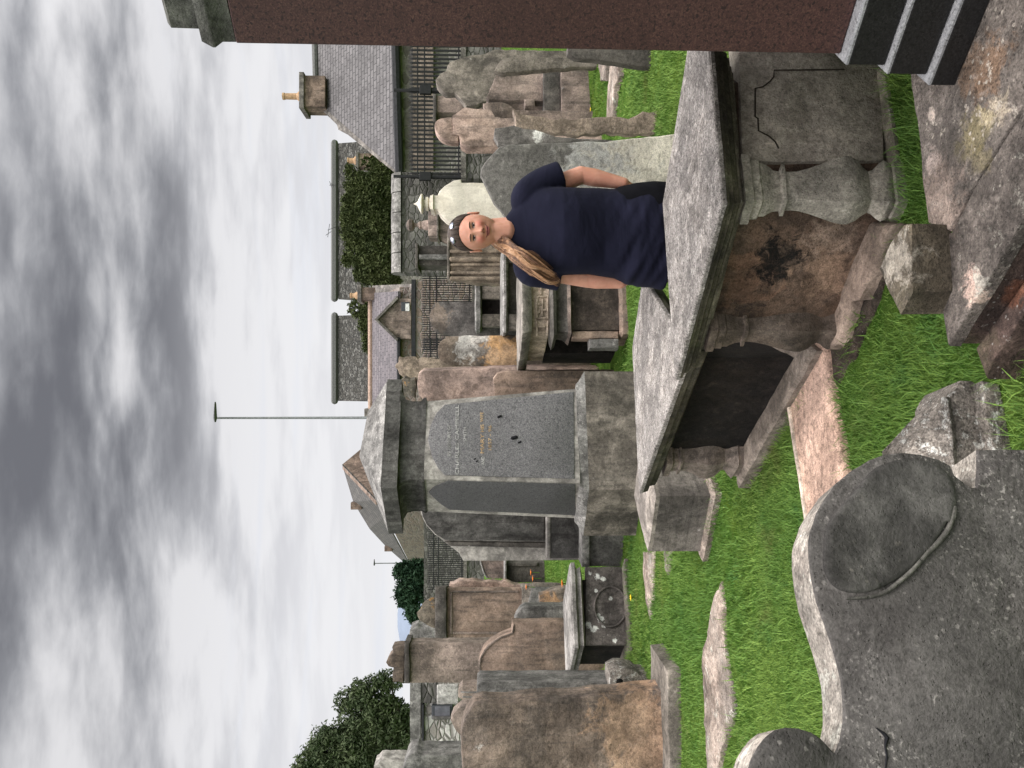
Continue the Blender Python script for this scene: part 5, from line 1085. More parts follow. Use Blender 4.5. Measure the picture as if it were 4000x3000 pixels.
# ================================================================ TREES
def leafmat(name, c1, c2, c3):
    m, t, b = mat_new(name); P = t.new('ShaderNodeNewGeometry').outputs['Position']
    oi = t.noise(P, 1.3, 4, .6); n2 = t.noise(P, 9, 3, .7)
    c = t.mix(t.ramp(oi, .38, .62), c1, c2); c = t.mix(t.ramp(n2, .5, .75), c, c3)
    t.put(b.inputs['Base Color'], c); b.inputs['Roughness'].default_value = .7; b.inputs['Specular IOR Level'].default_value = .15
    return m
m_bark = stone('bark', (.07, .055, .04), (.10, .08, .06), dark_amt=.3, lich_amt=.05)
def leaves(blobs, n, size, aspect=1.0, up=0.0):
    w = np.array([r[1][0]*r[1][1]*r[1][2] for r in blobs]); w = w/w.sum()
    idx = RNG.choice(len(blobs), n, p=w); C = np.array([list(b_[0]) for b_ in blobs])[idx]; Rr = np.array([b_[1] for b_ in blobs])[idx]
    d = RNG.normal(size=(n, 3)); d /= np.linalg.norm(d, axis=1)[:, None]; rad = RNG.random(n)**(.45)
    cl = np.sin(d[:, 0]*7+idx)*np.sin(d[:, 1]*6+idx*2)*np.sin(d[:, 2]*8+idx*3)
    rad *= (1+.28*cl); p = C+d*Rr*rad[:, None]
    keep = RNG.random(n) < .45+.9*(np.sin(p[:, 0]*3.1)*np.sin(p[:, 2]*3.7)*np.sin(p[:, 1]*2.3)+.35)
    p = p[keep]; n = len(p)
    a = RNG.normal(size=(n, 3)); a[:, 2] += up; a /= np.linalg.norm(a, axis=1)[:, None]; b2 = np.cross(a, RNG.normal(size=(n, 3))); b2 /= np.linalg.norm(b2, axis=1)[:, None]
    s = size*(.6+.8*RNG.random(n))[:, None]; a = a*s*aspect; b2 = b2*s*.45
    V = np.stack([p-a*.5, p+b2*.5, p+a*.5, p-b2*.5], 1).reshape(-1, 3)
    return V
def quads_obj(name, V, mat, parent):
    n = len(V)//4; me = bpy.data.meshes.new(name); me.vertices.add(len(V)); me.vertices.foreach_set('co', V.astype(np.float32).ravel())
    me.loops.add(n*4); me.loops.foreach_set('vertex_index', np.arange(n*4, dtype=np.int32)); me.polygons.add(n); me.polygons.foreach_set('loop_start', np.arange(0, n*4, 4, dtype=np.int32)); me.polygons.foreach_set('loop_total', np.full(n, 4, dtype=np.int32))
    me.update(calc_edges=True); me.materials.append(mat); o = bpy.data.objects.new(name, me); COL.objects.link(o); o.parent = parent
    if parent: o.matrix_parent_inverse = parent.matrix_world.inverted()
    return o
def tree(label, Y, blobs, n, size, mat, base=None, cat='tree', name='tree', depth=.8, up=0, aspect=1.3, trunk=.25):
    k = Y/1659; B = []
    for (x, y, rx, ry) in blobs:
        c = ony('D', x, y, Y); B.append((c, (ry*k, (rx+ry)/2*k*depth, rx*k)))
    bx = base if base is not None else sum(q[1] for q in blobs)/len(blobs); c = ony('D', 1040, bx, Y); g = gz(c.x, Y)
    root = empty(name, (c.x, Y, g), label, cat)
    quads_obj('crown', leaves(B, n, size, aspect, up), mat, root)
    top = max(B, key=lambda q: q[0].z)[0]; mb = MB(); s = Vector((c.x, Y, g)); mid = Vector((c.x, Y, g+(top.z-g)*.35))
    mb.tube([s, mid], [trunk, trunk*.75], 10)
    for q in B: mb.tube([mid, (mid+q[0])/2+Vector((0, 0, .3)), q[0]], [trunk*.5, trunk*.3, trunk*.12], 7)
    mb.obj('trunk', m_bark, root)
    return root
lf1 = leafmat('broadleaf', (.045, .065, .030), (.075, .097, .045), (.12, .14, .075)); lf2 = leafmat('conifer_leaf', (.012, .032, .016), (.022, .05, .024), (.045, .075, .035)); lf3 = leafmat('ivy_leaf', (.045, .060, .022), (.075, .092, .034), (.12, .135, .055))
tree('large leafy green tree at the left edge behind the pale wall', 42, [(800, 1610, 90, 70), (740, 1640, 75, 75), (810, 1545, 60, 55), (850, 1600, 60, 90), (755, 1515, 35, 32), (700, 1600, 35, 35), (680, 1645, 45, 35), (800, 1490, 45, 30), (840, 1470, 40, 22), (665, 1690, 45, 45), (760, 1720, 100, 70)], 105000, .18, lf1, base=1610)
tree('dark conifer beyond the far railings, left of the pedestal monument', 38, [(905, 1240, 45, 32), (895, 1280, 42, 26), (870, 1235, 22, 20), (872, 1262, 18, 14), (885, 1300, 28, 14)], 24000, .16, lf2, cat='conifer', up=.6)
tree('scrubby dark bush beside the blue hill', 34, [(905, 1330, 26, 20), (915, 1360, 24, 20), (890, 1322, 18, 12)], 6000, .16, lf2, cat='bush', name='bush')
tree('dense dark ivy-clad trees filling the gap in front of the far roof, behind the woman', 44, [(800, 480, 52, 50), (810, 420, 48, 50), (820, 560, 50, 55), (775, 400, 32, 30), (770, 460, 34, 30), (775, 540, 30, 36), (830, 380, 34, 30), (835, 610, 32, 28), (790, 590, 28, 26), (752, 430, 18, 14), (748, 500, 16, 20), (756, 370, 14, 16), (750, 560, 14, 18), (760, 470, 26, 30), (800, 350, 20, 16), (745, 465, 10, 10), (765, 520, 22, 24)], 92000, .18, lf3, base=500, depth=.35)
tree('darker shrub on the mossy roof slope left of the chimney gap', 46, [(790, 665, 34, 26), (800, 700, 26, 26), (795, 740, 14, 26)], 8000, .22, lf3, depth=.3, cat='shrub', name='shrub')
# shrubs between graves: flowers
fl_p = plain('orange_petal', (.75, .22, .04), var=.3, sc=60); fl_y = plain('yellow_petal', (.75, .55, .03), var=.2, sc=60); m_stem = plain('green_stem', (.08, .16, .03))
def flower(name, label, p, r, mat, cat, group):
    root = empty(name, p, label, cat, group)
    MB().tube([Vector(p), Vector(p)+Vector((.005, 0, r*2.2))], [r*.12, r*.10], 5).obj('stem', m_stem, root)
    mb = MB(); c = Vector(p)+Vector((.005, 0, r*2.2))
    for i in range(9):
        a = 2*PI*i/9; d_ = Vector((math.cos(a), math.sin(a), .25)); s_ = Vector((-math.sin(a), math.cos(a), 0)); mb.add([c, c+d_*r*.6+s_*r*.25, c+d_*r, c+d_*r*.6-s_*r*.25], [(0, 1, 2, 3)])
    mb.lathe((c.x, c.y), [(r*.3, c.z-.002), (r*.32, c.z+r*.2), (r*.1, c.z+r*.3)], 8)
    mb.obj('petals', mat, root)
for x, y, Y in ((1285, 525, 11.8), (1302, 576, 11.6), (1245, 650, 11.7), (1560, 620, 9.2)):
    c = ony('M', x, y, Y); flower('flower', 'orange flower among the far left graves', (c.x, c.y, c.z-.1), .055, fl_p, 'flower', 'orange flowers among the far left graves')
for r_, x, y in (('A', 1430, 502), ('A', 1475, 325), ('A', 1500, 430), ('L', 1758, 202), ('M', 2195, 742), ('E', 1860, 780), ('E', 1600, 1560), ('E', 1575, 1500), ('A', 1575, 500)):
    c = onz(r_, x, y, 0.02); 
    flower('dandelion', 'yellow dandelion in the lawn', (c.x, c.y, gz(c.x, c.y)+.0), .035, fl_y, 'dandelion', 'yellow dandelions in the lawn')
# ================================================================ THE WOMAN
YP = 3.95; KP = YP/3000
def W_(sx, sy, dy=0.0): p = ony('S', sx, sy, YP+dy); return p
HC = Vector((W_(1852, 907).x, YP, W_(1852, 907).z)); HH = .127
yawh, tilth = math.radians(-9), math.radians(-4)
HM = Matrix.Translation(HC) @ Matrix.Rotation(tilth, 4, 'Y') @ Matrix.Rotation(yawh, 4, 'Z') @ Matrix.Rotation(math.radians(4), 4, 'X')
def g_(x, z, cx, cz, sx, sz): return math.exp(-((x-cx)/sx)**2-((z-cz)/sz)**2)
def headpt(th, ph, off=0.0):
    # th: angle from top, ph: around, ph=0 -> face (-Y)
    sz = math.cos(th); sr = math.sin(th)
    x = math.sin(ph)*sr; y = -math.cos(ph)*sr; z = sz
    X = .090; Yr = .100; Z = HH; z_s = math.copysign(abs(sz)**.86, sz) if sz < 0 else sz
    fr = max(0.0, -y)
    if z < 0: j = -z; X *= 1-.30*j**1.6; Yr_ = Yr*(1-.22*j**1.5) if y < 0 else Yr*(1-.45*j); 
    else: Yr_ = Yr
    jf = max(sr, .03)**-.36 if z < 0 else 1.0
    p = Vector((x*X*jf, y*Yr_*jf, z_s*Z))
    if y > 0: p.z += .01*y*(z > 0)
    f = min(1.0, fr*1.6)
    if f > 0:
        ax = abs(p.x); px, pz = p.x, p.z; d = 0
        d += .017*g_(px, pz, 0, -.030, .0125, .013)+.010*g_(px, pz, 0, -.012, .009, .022)+.006*g_(ax, pz, .013, -.034, .007, .007)   # nose
        d -= .010*g_(ax, pz, .031, .006, .015, .011)                                                           # sockets
        d += .006*g_(ax, pz, .028, .026, .020, .008)                                                           # brow
        d += .008*g_(ax, pz, .040, -.028, .018, .018)                                                          # cheeks
        d += .005*g_(px, pz, 0, -.057, .022, .005)+.006*g_(px, pz, 0, -.068, .020, .006)-.005*g_(px, pz, 0, -.0625, .028, .0025) # lips
        d -= .004*g_(ax, pz, .034, -.052, .006, .014); d -= .004*g_(px, pz, 0, -.080, .022, .006)
        d += .008*g_(px, pz, 0, -.098, .020, .014)
        p.y -= d*f
    if off: p += Vector((x, y, z)).normalized()*off
    return p
def headmesh(mb, off=0, n=56, m=72, Mt=HM):
    rs = []
    for i in range(1, n): rs.append([Mt @ headpt(PI*i/n, 2*PI*k/m, off) for k in range(m)])
    mb.rings(rs)
def ell(c, hx, hy, n=28, pw=2.3, rot=0.0):
    out = []
    for k in range(n):
        a = 2*PI*k/n; ca, sa = math.cos(a), math.sin(a); x = hx*math.copysign(abs(ca)**(2/pw), ca); y = hy*math.copysign(abs(sa)**(2/pw), sa)
        out.append(Vector((c[0]+x*math.cos(rot)-y*math.sin(rot), c[1]+x*math.sin(rot)+y*math.cos(rot), c[2])))
    return out
XC = W_(2200, 905).x
bm_ = MB(); headmesh(bm_)
neck0 = HM @ Vector((0, .025, -.05)); bm_.tube([neck0, Vector((XC+.008, YP+.035, 1.41)), Vector((XC+.005, YP+.04, 1.35))], [.064, .072, .095], 20)
bm_.tube([HM @ Vector((0, -.035, -.085)), Vector((XC-.003, YP-.005, 1.42))], [.040, .058], 16)
tor = [(1.41, .075, .06, .03), (1.385, .12, .07, .03), (1.34, .17, .085, .02), (1.26, .185, .10, .01), (1.12, .19, .125, 0), (1.0, .185, .12, 0), (.90, .20, .12, 0), (.80, .225, .14, .01), (.72, .235, .15, .01)]
bm_.rings([ell((XC, YP+.01+o, z), hx-.01, hy-.01) for z, hx, hy, o in tor])
SHR = Vector((XC+.185, YP+.02, 1.325)); SHL = Vector((XC-.185, YP+.02, 1.315))
ER = W_(2271, 684, .05); EL = W_(2290, 1090, .06); WR = W_(2438, 717, .03); WL = W_(2425, 1106, .06)
bm_.tube([SHR, SHR.lerp(ER, .5), ER, ER.lerp(WR, .3), WR], [.056, .050, .048, .047, .030], 18)
bm_.tube([SHL, SHL.lerp(EL, .5), EL, EL.lerp(WL, .3), WL], [.054, .048, .045, .045, .029], 18)
def hand(w, s):
    """relaxed hand resting on the hip behind the body: palm, four fingers, thumb"""
    d = Vector((-.55*s, .35, -.75)).normalized(); sd = Vector((0, 1, .35)).normalized(); pn_ = d.cross(sd).normalized()
    bm_.tube([w, w+d*.045, w+d*.085], [.026, .034, .032], 12, (1, .55))
    for k, (L, off) in enumerate(((.066, -.027), (.074, -.009), (.069, .009), (.055, .026))):
        a = w+d*.085+sd*off; b1 = a+d*L*.45+pn_*.008*s; c1 = b1+d*L*.3+pn_*.018*s; e_ = c1+d*L*.15+pn_*.02*s
        bm_.tube([a-d*.015, b1, c1, e_], [.0095, .009, .008, .007], 8)
    a = w+d*.03-sd*.028; bm_.tube([a, a-sd*.025+d*.022, a-sd*.032+d*.05], [.012, .011, .009], 8)
hand(WR, 1); hand(WL, -1)
for s in (1, -1):
    hip = Vector((XC+.10*s, YP+.02, .80)); kn = Vector((XC+.10*s, YP-.01, .47)); an = Vector((XC+.105*s, YP+.03, .10))
    bm_.tube([hip, hip.lerp(kn, .5), kn, kn.lerp(an, .35), an], [.105, .088, .060, .056, .036], 16)
    bm_.tube([an+Vector((0, .03, -.05)), an+Vector((.01*s, -.07, -.06)), an+Vector((.015*s, -.15, -.075))], [.038, .040, .028], 12)
m_skin, t, b = mat_new('skin')
P = t.new('ShaderNodeNewGeometry').outputs['Position']
c = t.mix(t.ramp(t.noise(P, 14, 4, .6), .35, .65), (.56, .265, .185), (.66, .34, .245))
def spot(c, p, r, colr, a): return t.mix(t.ramp(t.vm('DISTANCE', P, tuple(p), out='Value'), r*.25, r, a, 0), c, colr)
for s in (1, -1): c = spot(c, HM @ Vector((.040*s, -.09, -.028)), .034, (.56, .17, .13), .65)
c = spot(c, HM @ Vector((0, -.118, -.034)), .02, (.54, .18, .14), .5)
c = spot(c, HM @ Vector((0, -.085, .075)), .06, (.58, .30, .22), .4)
t.put(b.inputs['Base Color'], c); b.inputs['Roughness'].default_value = .5; b.inputs['Subsurface Weight'].default_value = .15; b.inputs['Subsurface Radius'].default_value = (.02, .008, .004)
b.inputs['Subsurface Scale'].default_value = .5
wmn = empty("person", (XC, YP, 0), "person in a navy T-shirt with a long fair ponytail, standing behind the largest table tomb", "person")
bo = bm_.obj('body', m_skin, wmn)
md = bo.modifiers.new('r', 'REMESH'); md.mode = 'VOXEL'; md.voxel_size = .0042; md.use_smooth_shade = True
sm = bo.modifiers.new('s', 'SMOOTH'); sm.factor = .5; sm.iterations = 2
apply_mods(bo)
for p in bo.data.polygons: p.use_smooth = True
# T-shirt
ts = MB()
tr_ = [(.60, .262, .175, .01), (.66, .260, .176, .01), (.71, .256, .176, .01), (.735, .254, .175, .01), (.76, .250, .172, .01), (.80, .244, .165, .01), (.86, .232, .150, .005), (.93, .224, .145, 0), (1.0, .220, .150, -.01), (1.07, .221, .160, -.015), (1.14, .223, .158, -.015), (1.21, .225, .140, -.005), (1.27, .224, .118, .005), (1.32, .205, .10, .015), (1.355, .172, .09, .022), (1.385, .130, .084, .03), (1.41, .098, .076, .032), (1.425, .080, .070, .033)]
rr = []
for z, hx, hy, o_ in tr_:
    e = ell((XC-.03*max(0, min(1, (.9-z)/.2)), YP+.01+o_, z), hx, hy, 56, 2.25); q = []
    for v in e:
        if z < 1.3:
            a = math.atan2(v.y-YP, v.x-XC); fo = max(0, (1.05-z)/.3)
            dd = .006*noise.noise(Vector((v.x*7+z*3, v.y*6, z*9+v.x*8)))+.016*min(1, fo)*noise.noise(Vector((v.x*4-z*2, v.y*3, z*20+v.x*6)))
            v = Vector((XC+(v.x-XC)*(1+dd*3.2), YP+(v.y-YP)*(1+dd*5), v.z))
        q.append(v)
    rr.append(q)
rr2 = []
for i in range(len(rr)-1):
    for j in range(3):
        q = []
        for a_, b_ in zip(rr[i], rr[i+1]):
            v = a_.lerp(b_, j/3); zf = v.z
            if zf < 1.25:
                f1 = noise.noise(Vector((v.x*5+zf*6, v.y*4, zf*22+v.x*10)))*(.0012+.011*max(0, min(1, (.95-zf)/.15))); v = Vector((v.x+f1*.8*(1 if v.x > XC else -1), v.y-f1*1.6, v.z))
            q.append(v)
        rr2.append(q)
rr2.append(rr[-1]); ts.rings(rr2)
HRm = W_(2192, 683, .03); HLm = W_(2188, 1087, .03)
def sleeve(pts, rads):
    pts = smoothline(pts, 3); rads = [r.x for r in smoothline([Vector((r, 0, 0)) for r in rads], 3)]; rs = []
    for i, p in enumerate(pts):
        t_ = (pts[min(i+1, len(pts)-1)]-pts[max(i-1, 0)]).normalized(); e1_ = Vector((0, 1, 0)); e1_ = (e1_-t_*e1_.dot(t_)).normalized(); e2_ = t_.cross(e1_)
        rs.append([p+e1_*math.cos(a)*rads[i]+e2_*math.sin(a)*rads[i]*1.02 for a in [2*PI*k/22 for k in range(22)]])
    ts.rings(rs)
sleeve([SHR+Vector((-.09, 0, .0)), SHR+Vector((-.03, 0, .0)), SHR+Vector((.018, 0, -.02)), SHR.lerp(HRm, .55)+Vector((.012, 0, .01)), HRm], [.055, .074, .078, .074, .072])
sleeve([SHL+Vector((.09, 0, .0)), SHL+Vector((.03, 0, .0)), SHL+Vector((-.018, 0, -.02)), SHL.lerp(HLm, .55)+Vector((-.006, 0, .01)), HLm], [.055, .072, .075, .068, .066])
m_tee, t, b = mat_new('navy_cotton'); P = t.new('ShaderNodeNewGeometry').outputs['Position']
c = t.mix(t.ramp(t.noise(P, 3, 4), .3, .7), (.009, .0096, .020), (.0145, .015, .031)); t.put(b.inputs['Base Color'], c); b.inputs['Roughness'].default_value = .95; b.inputs['Specular IOR Level'].default_value = .1
b.inputs['Sheen Weight'].default_value = .02; b.inputs['Sheen Roughness'].default_value = .5
wr = t.noise(t.mapping(P, scale=(4, 4, 7), rot=(0, .7, 0)), 1.3, 3, .5, .9); t.put(b.inputs['Normal'], t.bump(t.math('ADD', wr, t.math('MULTIPLY', t.noise(P, 600, 2), .03)), .3, .03))
tso = ts.obj('t_shirt', m_tee, wmn)
md = tso.modifiers.new('r', 'REMESH'); md.mode = 'VOXEL'; md.voxel_size = .0065; md.use_smooth_shade = True
sm = tso.modifiers.new('s', 'SMOOTH'); sm.factor = .5; sm.iterations = 4
apply_mods(tso)
for p in tso.data.polygons: p.use_smooth = True
# trousers and shoes
m_tr = plain('black_trousers', (.005, .005, .007), .95); m_shoe = plain('dark_shoe', (.03, .03, .035), .6)
tb_ = MB(); tb_.rings([ell((XC, YP+.02, z), hx, hy, 40, 2.4) for z, hx, hy in ((.58, .262, .16), (.66, .266, .165), (.75, .256, .16), (.84, .235, .15), (.87, .22, .14))])
for s in (1, -1):
    hip = Vector((XC+.125*s, YP+.02, .72)); kn = Vector((XC+.11*s, YP-.005, .47)); an = Vector((XC+.105*s, YP+.03, .10))
    tb_.tube([hip, hip.lerp(kn, .5), kn, kn.lerp(an, .4), an], [.135, .115, .088, .082, .07], 18)
tro = tb_.obj('trousers', m_tr, wmn); md = tro.modifiers.new('r', 'REMESH'); md.mode = 'VOXEL'; md.voxel_size = .01; md.use_smooth_shade = True; apply_mods(tro)
for p in tro.data.polygons: p.use_smooth = True
for s in (1, -1):
    MB().tube([Vector((XC+.105*s, YP+.07, .045)), Vector((XC+.11*s, YP-.03, .048)), Vector((XC+.118*s, YP-.14, .036))], [.044, .046, .036], 14).obj('shoe', m_shoe, wmn, auto=60)
# black sleeve lining seen behind the left sleeve; ears
for s in (1, -1):
    e_ = MB(); c = HM @ Vector((.083*s, .004, -.004)); pts = [HM @ Vector((.0865*s, .010+.012*math.sin(a), -.004+.028*math.cos(a))) + (HM.to_3x3() @ Vector((.010*s, .004, 0))) for a in [2*PI*i/14 for i in range(15)]]
    e_.tube(pts, [.0055]*15, 8); e_.tube([HM @ Vector((.084*s, .006, .014)), HM @ Vector((.083*s, .008, -.022))], [.011, .009], 10); e_.obj('ear', m_skin, wmn, smooth=True)
# eyes, brows, lips
m_eye = plain('eye_dark', (.035, .022, .016), .2, var=.1); m_wht = plain('eye_white', (.42, .36, .33), .3, var=.05); m_brow = plain('eyebrow_hair', (.13, .075, .05), .9); m_lip = plain('lip', (.40, .13, .115), .45); m_mo = plain('mouth_line', (.12, .035, .03), .6)
def surf(x, z):                                 # point on the face at local x,z
    best = None
    lo_, hi_ = 0.0, 1.2
    th = math.acos(max(-1, min(1, z/HH))); ph = 0
    for _ in range(25):
        p = headpt(th, ph); ph += (x-p.x)*9; th += (p.z-z)*6
    return headpt(th, ph)
for s in (1, -1):
    pts = [surf(.031*s+dx_*s, .006+.0022*math.cos(dx_/.013*1.4)-.002) + Vector((0, -.0015, 0)) for dx_ in (-.013, -.008, -.003, .003, .008, .013)]
    MB().tube([HM @ p for p in pts], [.001, .0032, .0042, .0042, .0032, .001], 8, (1, .6)).obj('eye', m_wht, wmn, smooth=True)
    q = surf(.031*s, .0065)+Vector((0, -.0032, 0)); MB().tube([HM @ (q+Vector((-.0012, 0, 0))), HM @ (q+Vector((.0012, 0, 0)))], [.0048, .0048], 10).obj('iris', m_eye, wmn, smooth=True)
    pts = [surf(.031*s+dx_*s, .0105+.002*math.cos(dx_/.014*1.4)) + Vector((0, -.001, 0)) for dx_ in (-.014, -.007, 0, .007, .015)]
    MB().tube([HM @ p for p in pts], [.0014, .0028, .0030, .0028, .0012], 6).obj('eyelid', m_eye, wmn, smooth=True)
    pts = [surf(.031*s+dx_*s, .025+.004*math.cos(dx_/.018*1.3)) + Vector((0, -.0006, 0)) for dx_ in (-.018, -.009, 0, .009, .019)]
    MB().tube([HM @ p for p in pts], [.0016, .0033, .0033, .0026, .001], 6).obj('eyebrow', m_brow, wmn, smooth=True)
    q = surf(.0085*s, -.041); MB().tube([HM @ (q+Vector((-.002, -.001, 0))), HM @ (q+Vector((.002, -.001, 0)))], [.0027, .0027], 8).obj('nostril', m_mo, wmn, smooth=True)
for nm, z0, cz, r_, mt in (('lip', -.0585, .003, .0034, m_lip), ('lip', -.0685, .0045, .0042, m_lip), ('mouth', -.0645, .0075, .0025, m_mo)):
    ks = (-.034, -.025, -.016, -.007, 0, .007, .016, .025, .034) if nm == 'mouth' else (-.024, -.016, -.008, 0, .008, .016, .024)
    pts = [surf(k, z0+cz*(k/.026)**2)+Vector((0, -.0012, 0)) for k in ks]; m_ = len(ks)
    MB().tube([HM @ p for p in pts], [r_*(.25+.75*math.sin(PI*(i+.4)/(m_-.2))) for i in range(m_)], 8).obj(nm, mt, wmn, smooth=True)
# hair : scalp strands pulled back, ponytail over the (picture) left shoulder
def hairmat(name, c1, c2, c3):
    m, t, b = mat_new(name); P = t.new('ShaderNodeNewGeometry').outputs['Position']; n = t.noise(t.mapping(P, scale=(1, 1, .35)), 90, 3, .6); n2 = t.noise(P, 16, 3)
    z_ = t.sep(P)[2]
    c = t.mix(t.ramp(n, .35, .65), c1, c2); c = t.mix(t.ramp(n2, .5, .68, 0, .8), c, c3); t.put(b.inputs['Base Color'], c); b.inputs['Roughness'].default_value = .45; b.inputs['Specular IOR Level'].default_value = .3; return m
m_h1 = hairmat('dark_blond_hair', (.032, .020, .015), (.065, .042, .029), (.12, .08, .055)); m_h2 = hairmat('fair_hair', (.085, .045, .028), (.20, .105, .062), (.40, .22, .12))
hb_ = MB(); 
rs_ = []
for i in range(0, 27):
    th = PI*(.012+i*.0225); r_ = []
    for k in range(72):
        ph = 2*PI*k/72; cf = math.cos(ph)
        # hairline: front stops high, sides lower, back runs to the nape
        lim = .86+(1-cf)*.66 if cf > 0 else 1.52+(-cf)*.80
        lim = min(lim, 2.2); t_ = min(th/1.9*1.9, lim) if False else lim*(i/26)
        o_ = .009*(1-(i/26)**6)+.0005
        p = headpt(t_, ph, o_); p.z += .004*math.sin(ph*9+i*.1)*(i/26)*.4; r_.append(HM @ p)
    rs_.append(r_)
hb_.rings(rs_[1:]); hb_.obj('hair', m_h1, wmn, smooth=True)
st = MB()
for i in range(150):                             # combed strands on the scalp
    ph = random.uniform(-2.3, 2.3); cf = math.cos(ph); lim = .86+(1-cf)*.66 if cf > 0 else 1.52+(-cf)*.80
    p0 = headpt(lim*.99, ph, .004); p1 = headpt(lim*.72, ph*1.12, .011); p2 = headpt(lim*.45, ph*1.35, .012); p3 = headpt(.75, PI if ph > 0 else -PI, .012)
    cv = smoothline([HM @ p0, HM @ p1, HM @ p2], 4); st.tube(cv, [.0012+.0016*math.sin(PI*j/(len(cv)-1)) for j in range(len(cv))], 5)
st.obj('hair_strands', m_h1, wmn, smooth=True)
pt = MB(); knot = HM @ Vector((-.035, .06, -.075))
guide = [knot, W_(1950, 958, .02), W_(1995, 985, -.06), W_(2050, 1020, -.10), W_(2110, 1052, -.10), W_(2160, 1078, -.09), W_(2192, 1096, -.085)]
wdt = [.020, .034, .056, .066, .060, .042, .010]
clumps = []
for c_i in range(26):
    clumps.append((random.uniform(0, 2*PI), math.sqrt(random.random()), random.uniform(0, 6.28), random.uniform(.78, 1.0), random.uniform(.7, 1.4)))
ptl = MB()
for i in range(520):
    ci = i % 26; a0, r0_, ph, L, fr_ = clumps[ci]; ja = random.uniform(0, 6.28); jr = .011*math.sqrt(random.random()); pts = []
    L = min(1.0, L*random.uniform(.9, 1.04))
    for j, gpt in enumerate(guide):
        w_ = wdt[j]; sp2 = jr*(.6+.5*math.sin(PI*j/6)); d = Vector((math.cos(a0)*w_*r0_+math.cos(ja)*sp2, (math.sin(a0)*w_*.6*r0_-.01)+math.sin(ja)*sp2, math.cos(a0)*w_*r0_*.5+math.sin(ja)*sp2))
        wv = .019*math.sin(ph+j*1.9*fr_)*min(1, j/2); pts.append(gpt+d+Vector((wv, math.cos(ph+j*1.3)*.005, wv*.5)))
    pts = smoothline(pts, 4); n = max(6, int(len(pts)*L)); pts = pts[:n]; r0h = random.uniform(.0014, .0028)
    (ptl if (ci % 4 == 0) else pt).tube(pts, [r0h*(1-.75*(j/(n-1))**2) for j in range(n)], 4)
ptl.obj('ponytail_highlight', hairmat('pale_hair', (.34, .18, .09), (.52, .31, .18), (.68, .48, .33)), wmn, smooth=True)
for i in range(26):                              # loose strands
    dx_ = random.uniform(-.02, .03); pts = smoothline([W_(1945, 950, .0), W_(1975, 975+dx_*300, -.05), W_(2040, 1035+dx_*500+random.uniform(-8, 10), -.09), W_(2120, 1060+dx_*400+random.uniform(-10, 14), -.1), W_(2185, 1090, -.09)], 6)
    pt.tube(pts, [.0011]*len(pts), 4)
pt.obj('ponytail', m_h2, wmn, smooth=True)
# sunglasses on top of the head
sg = empty('sunglasses', HM @ Vector((0, -.03, .122)), 'sunglasses with pale reflecting lenses, pushed up on the person\'s hair', 'sunglasses')
m_len, t, b = mat_new('mirror_lens'); b.inputs['Base Color'].default_value = (.45, .47, .55, 1); b.inputs['Metallic'].default_value = .9; b.inputs['Roughness'].default_value = .12
for s in (1, -1):
    c = Vector((.033*s, -.050, .117)); nrm_ = Vector((.25*s, -.62, .75)).normalized(); ux = Vector((1, 0, 0)); ux = (ux-nrm_*ux.dot(nrm_)).normalized(); uy = nrm_.cross(ux)
    R1 = [c+ux*.022*math.cos(a)+uy*.014*math.sin(a)*(1.1 if math.sin(a) < 0 else .9)-nrm_*.004*math.cos(a)**2 for a in [2*PI*i/24 for i in range(24)]]
    MB().rings([[HM @ (p-nrm_*.001) for p in R1], [HM @ (p+nrm_*.0012) for p in R1], [HM @ (c+(p-c)*.5+nrm_*.004) for p in R1]]).obj('lens', m_len, sg, smooth=True)
    MB().tube([HM @ p for p in R1+[R1[0]]], [.0009]*25, 6).obj('rim', m_iron, sg, smooth=True)
    MB().tube([HM @ (c+ux*.025*s), HM @ Vector((.086*s, -.01, .075)), HM @ Vector((.085*s, .035, .035))], [.002, .0018, .0018], 6).obj('temple', m_iron, sg, smooth=True)
MB().tube([HM @ Vector((-.010, -.062, .112)), HM @ Vector((.010, -.062, .112))], [.002]*2, 6).obj('bridge', m_iron, sg, smooth=True)

# ================================================================ GRASS
def inpoly(px, py, poly):
    r = np.zeros(len(px), bool); n = len(poly); j = n-1
    for i in range(n):
        xi, yi = poly[i]; xj, yj = poly[j]
        with np.errstate(divide='ignore', invalid='ignore'):
            c = ((yi > py) != (yj > py)) & (px < (xj-xi)*(py-yi)/(yj-yi+1e-12)+xi)
        r ^= c; j = i
    return r
EX = [pp_, [(p.x, p.y) for p in inset(ccw(T1), .05)], [(p.x, p.y) for p in inset(ccw(T2), .0)], TB, T5, T3]
pu = Vector((-nl.y, nl.x, 0)); EX += [[pt2(pl_+nl*.07-pu*.5), pt2(pl_+nl*.07+pu*.22), pt2(pl_-nl*.3+pu*.22), pt2(pl_-nl*.3-pu*.5)]]
EX += [[pt2(onz('S', x, y, ZL)) for x, y in far_e+[(3701, 1354), (4300, 330), (4300, -900)]]]
EX += [[pt2(onz('N', x, y, .035)) for x, y in [(290, 650), (232, 850), (196, 1060), (192, 1200), (205, 1420), (215, 1620), (222, 1800), (300, 1800), (290, 1640), (335, 1430), (358, 1340), (335, 1150), (312, 990), (308, 790)]]]
EX += [[pt2(onz('A', x, y, .05)) for x, y in [(1645, 570), (1650, 420), (1672, 150), (1735, 150), (1740, 230), (1705, 330), (1685, 570)]]]
EX += [[pt2(onz('L', x, y, .03)) for x, y in [(1782, -70), (1850, -70), (1845, 120), (1840, 220), (1822, 325), (1800, 230), (1790, 100)]]]
EX += [[pt2(onz('Q', x, y, .05)) for x, y in [(1500, -40), (1320, 380), (1270, 370), (1225, 590), (1150, 640), (1050, 560), (1150, 100), (1330, -60)]]]
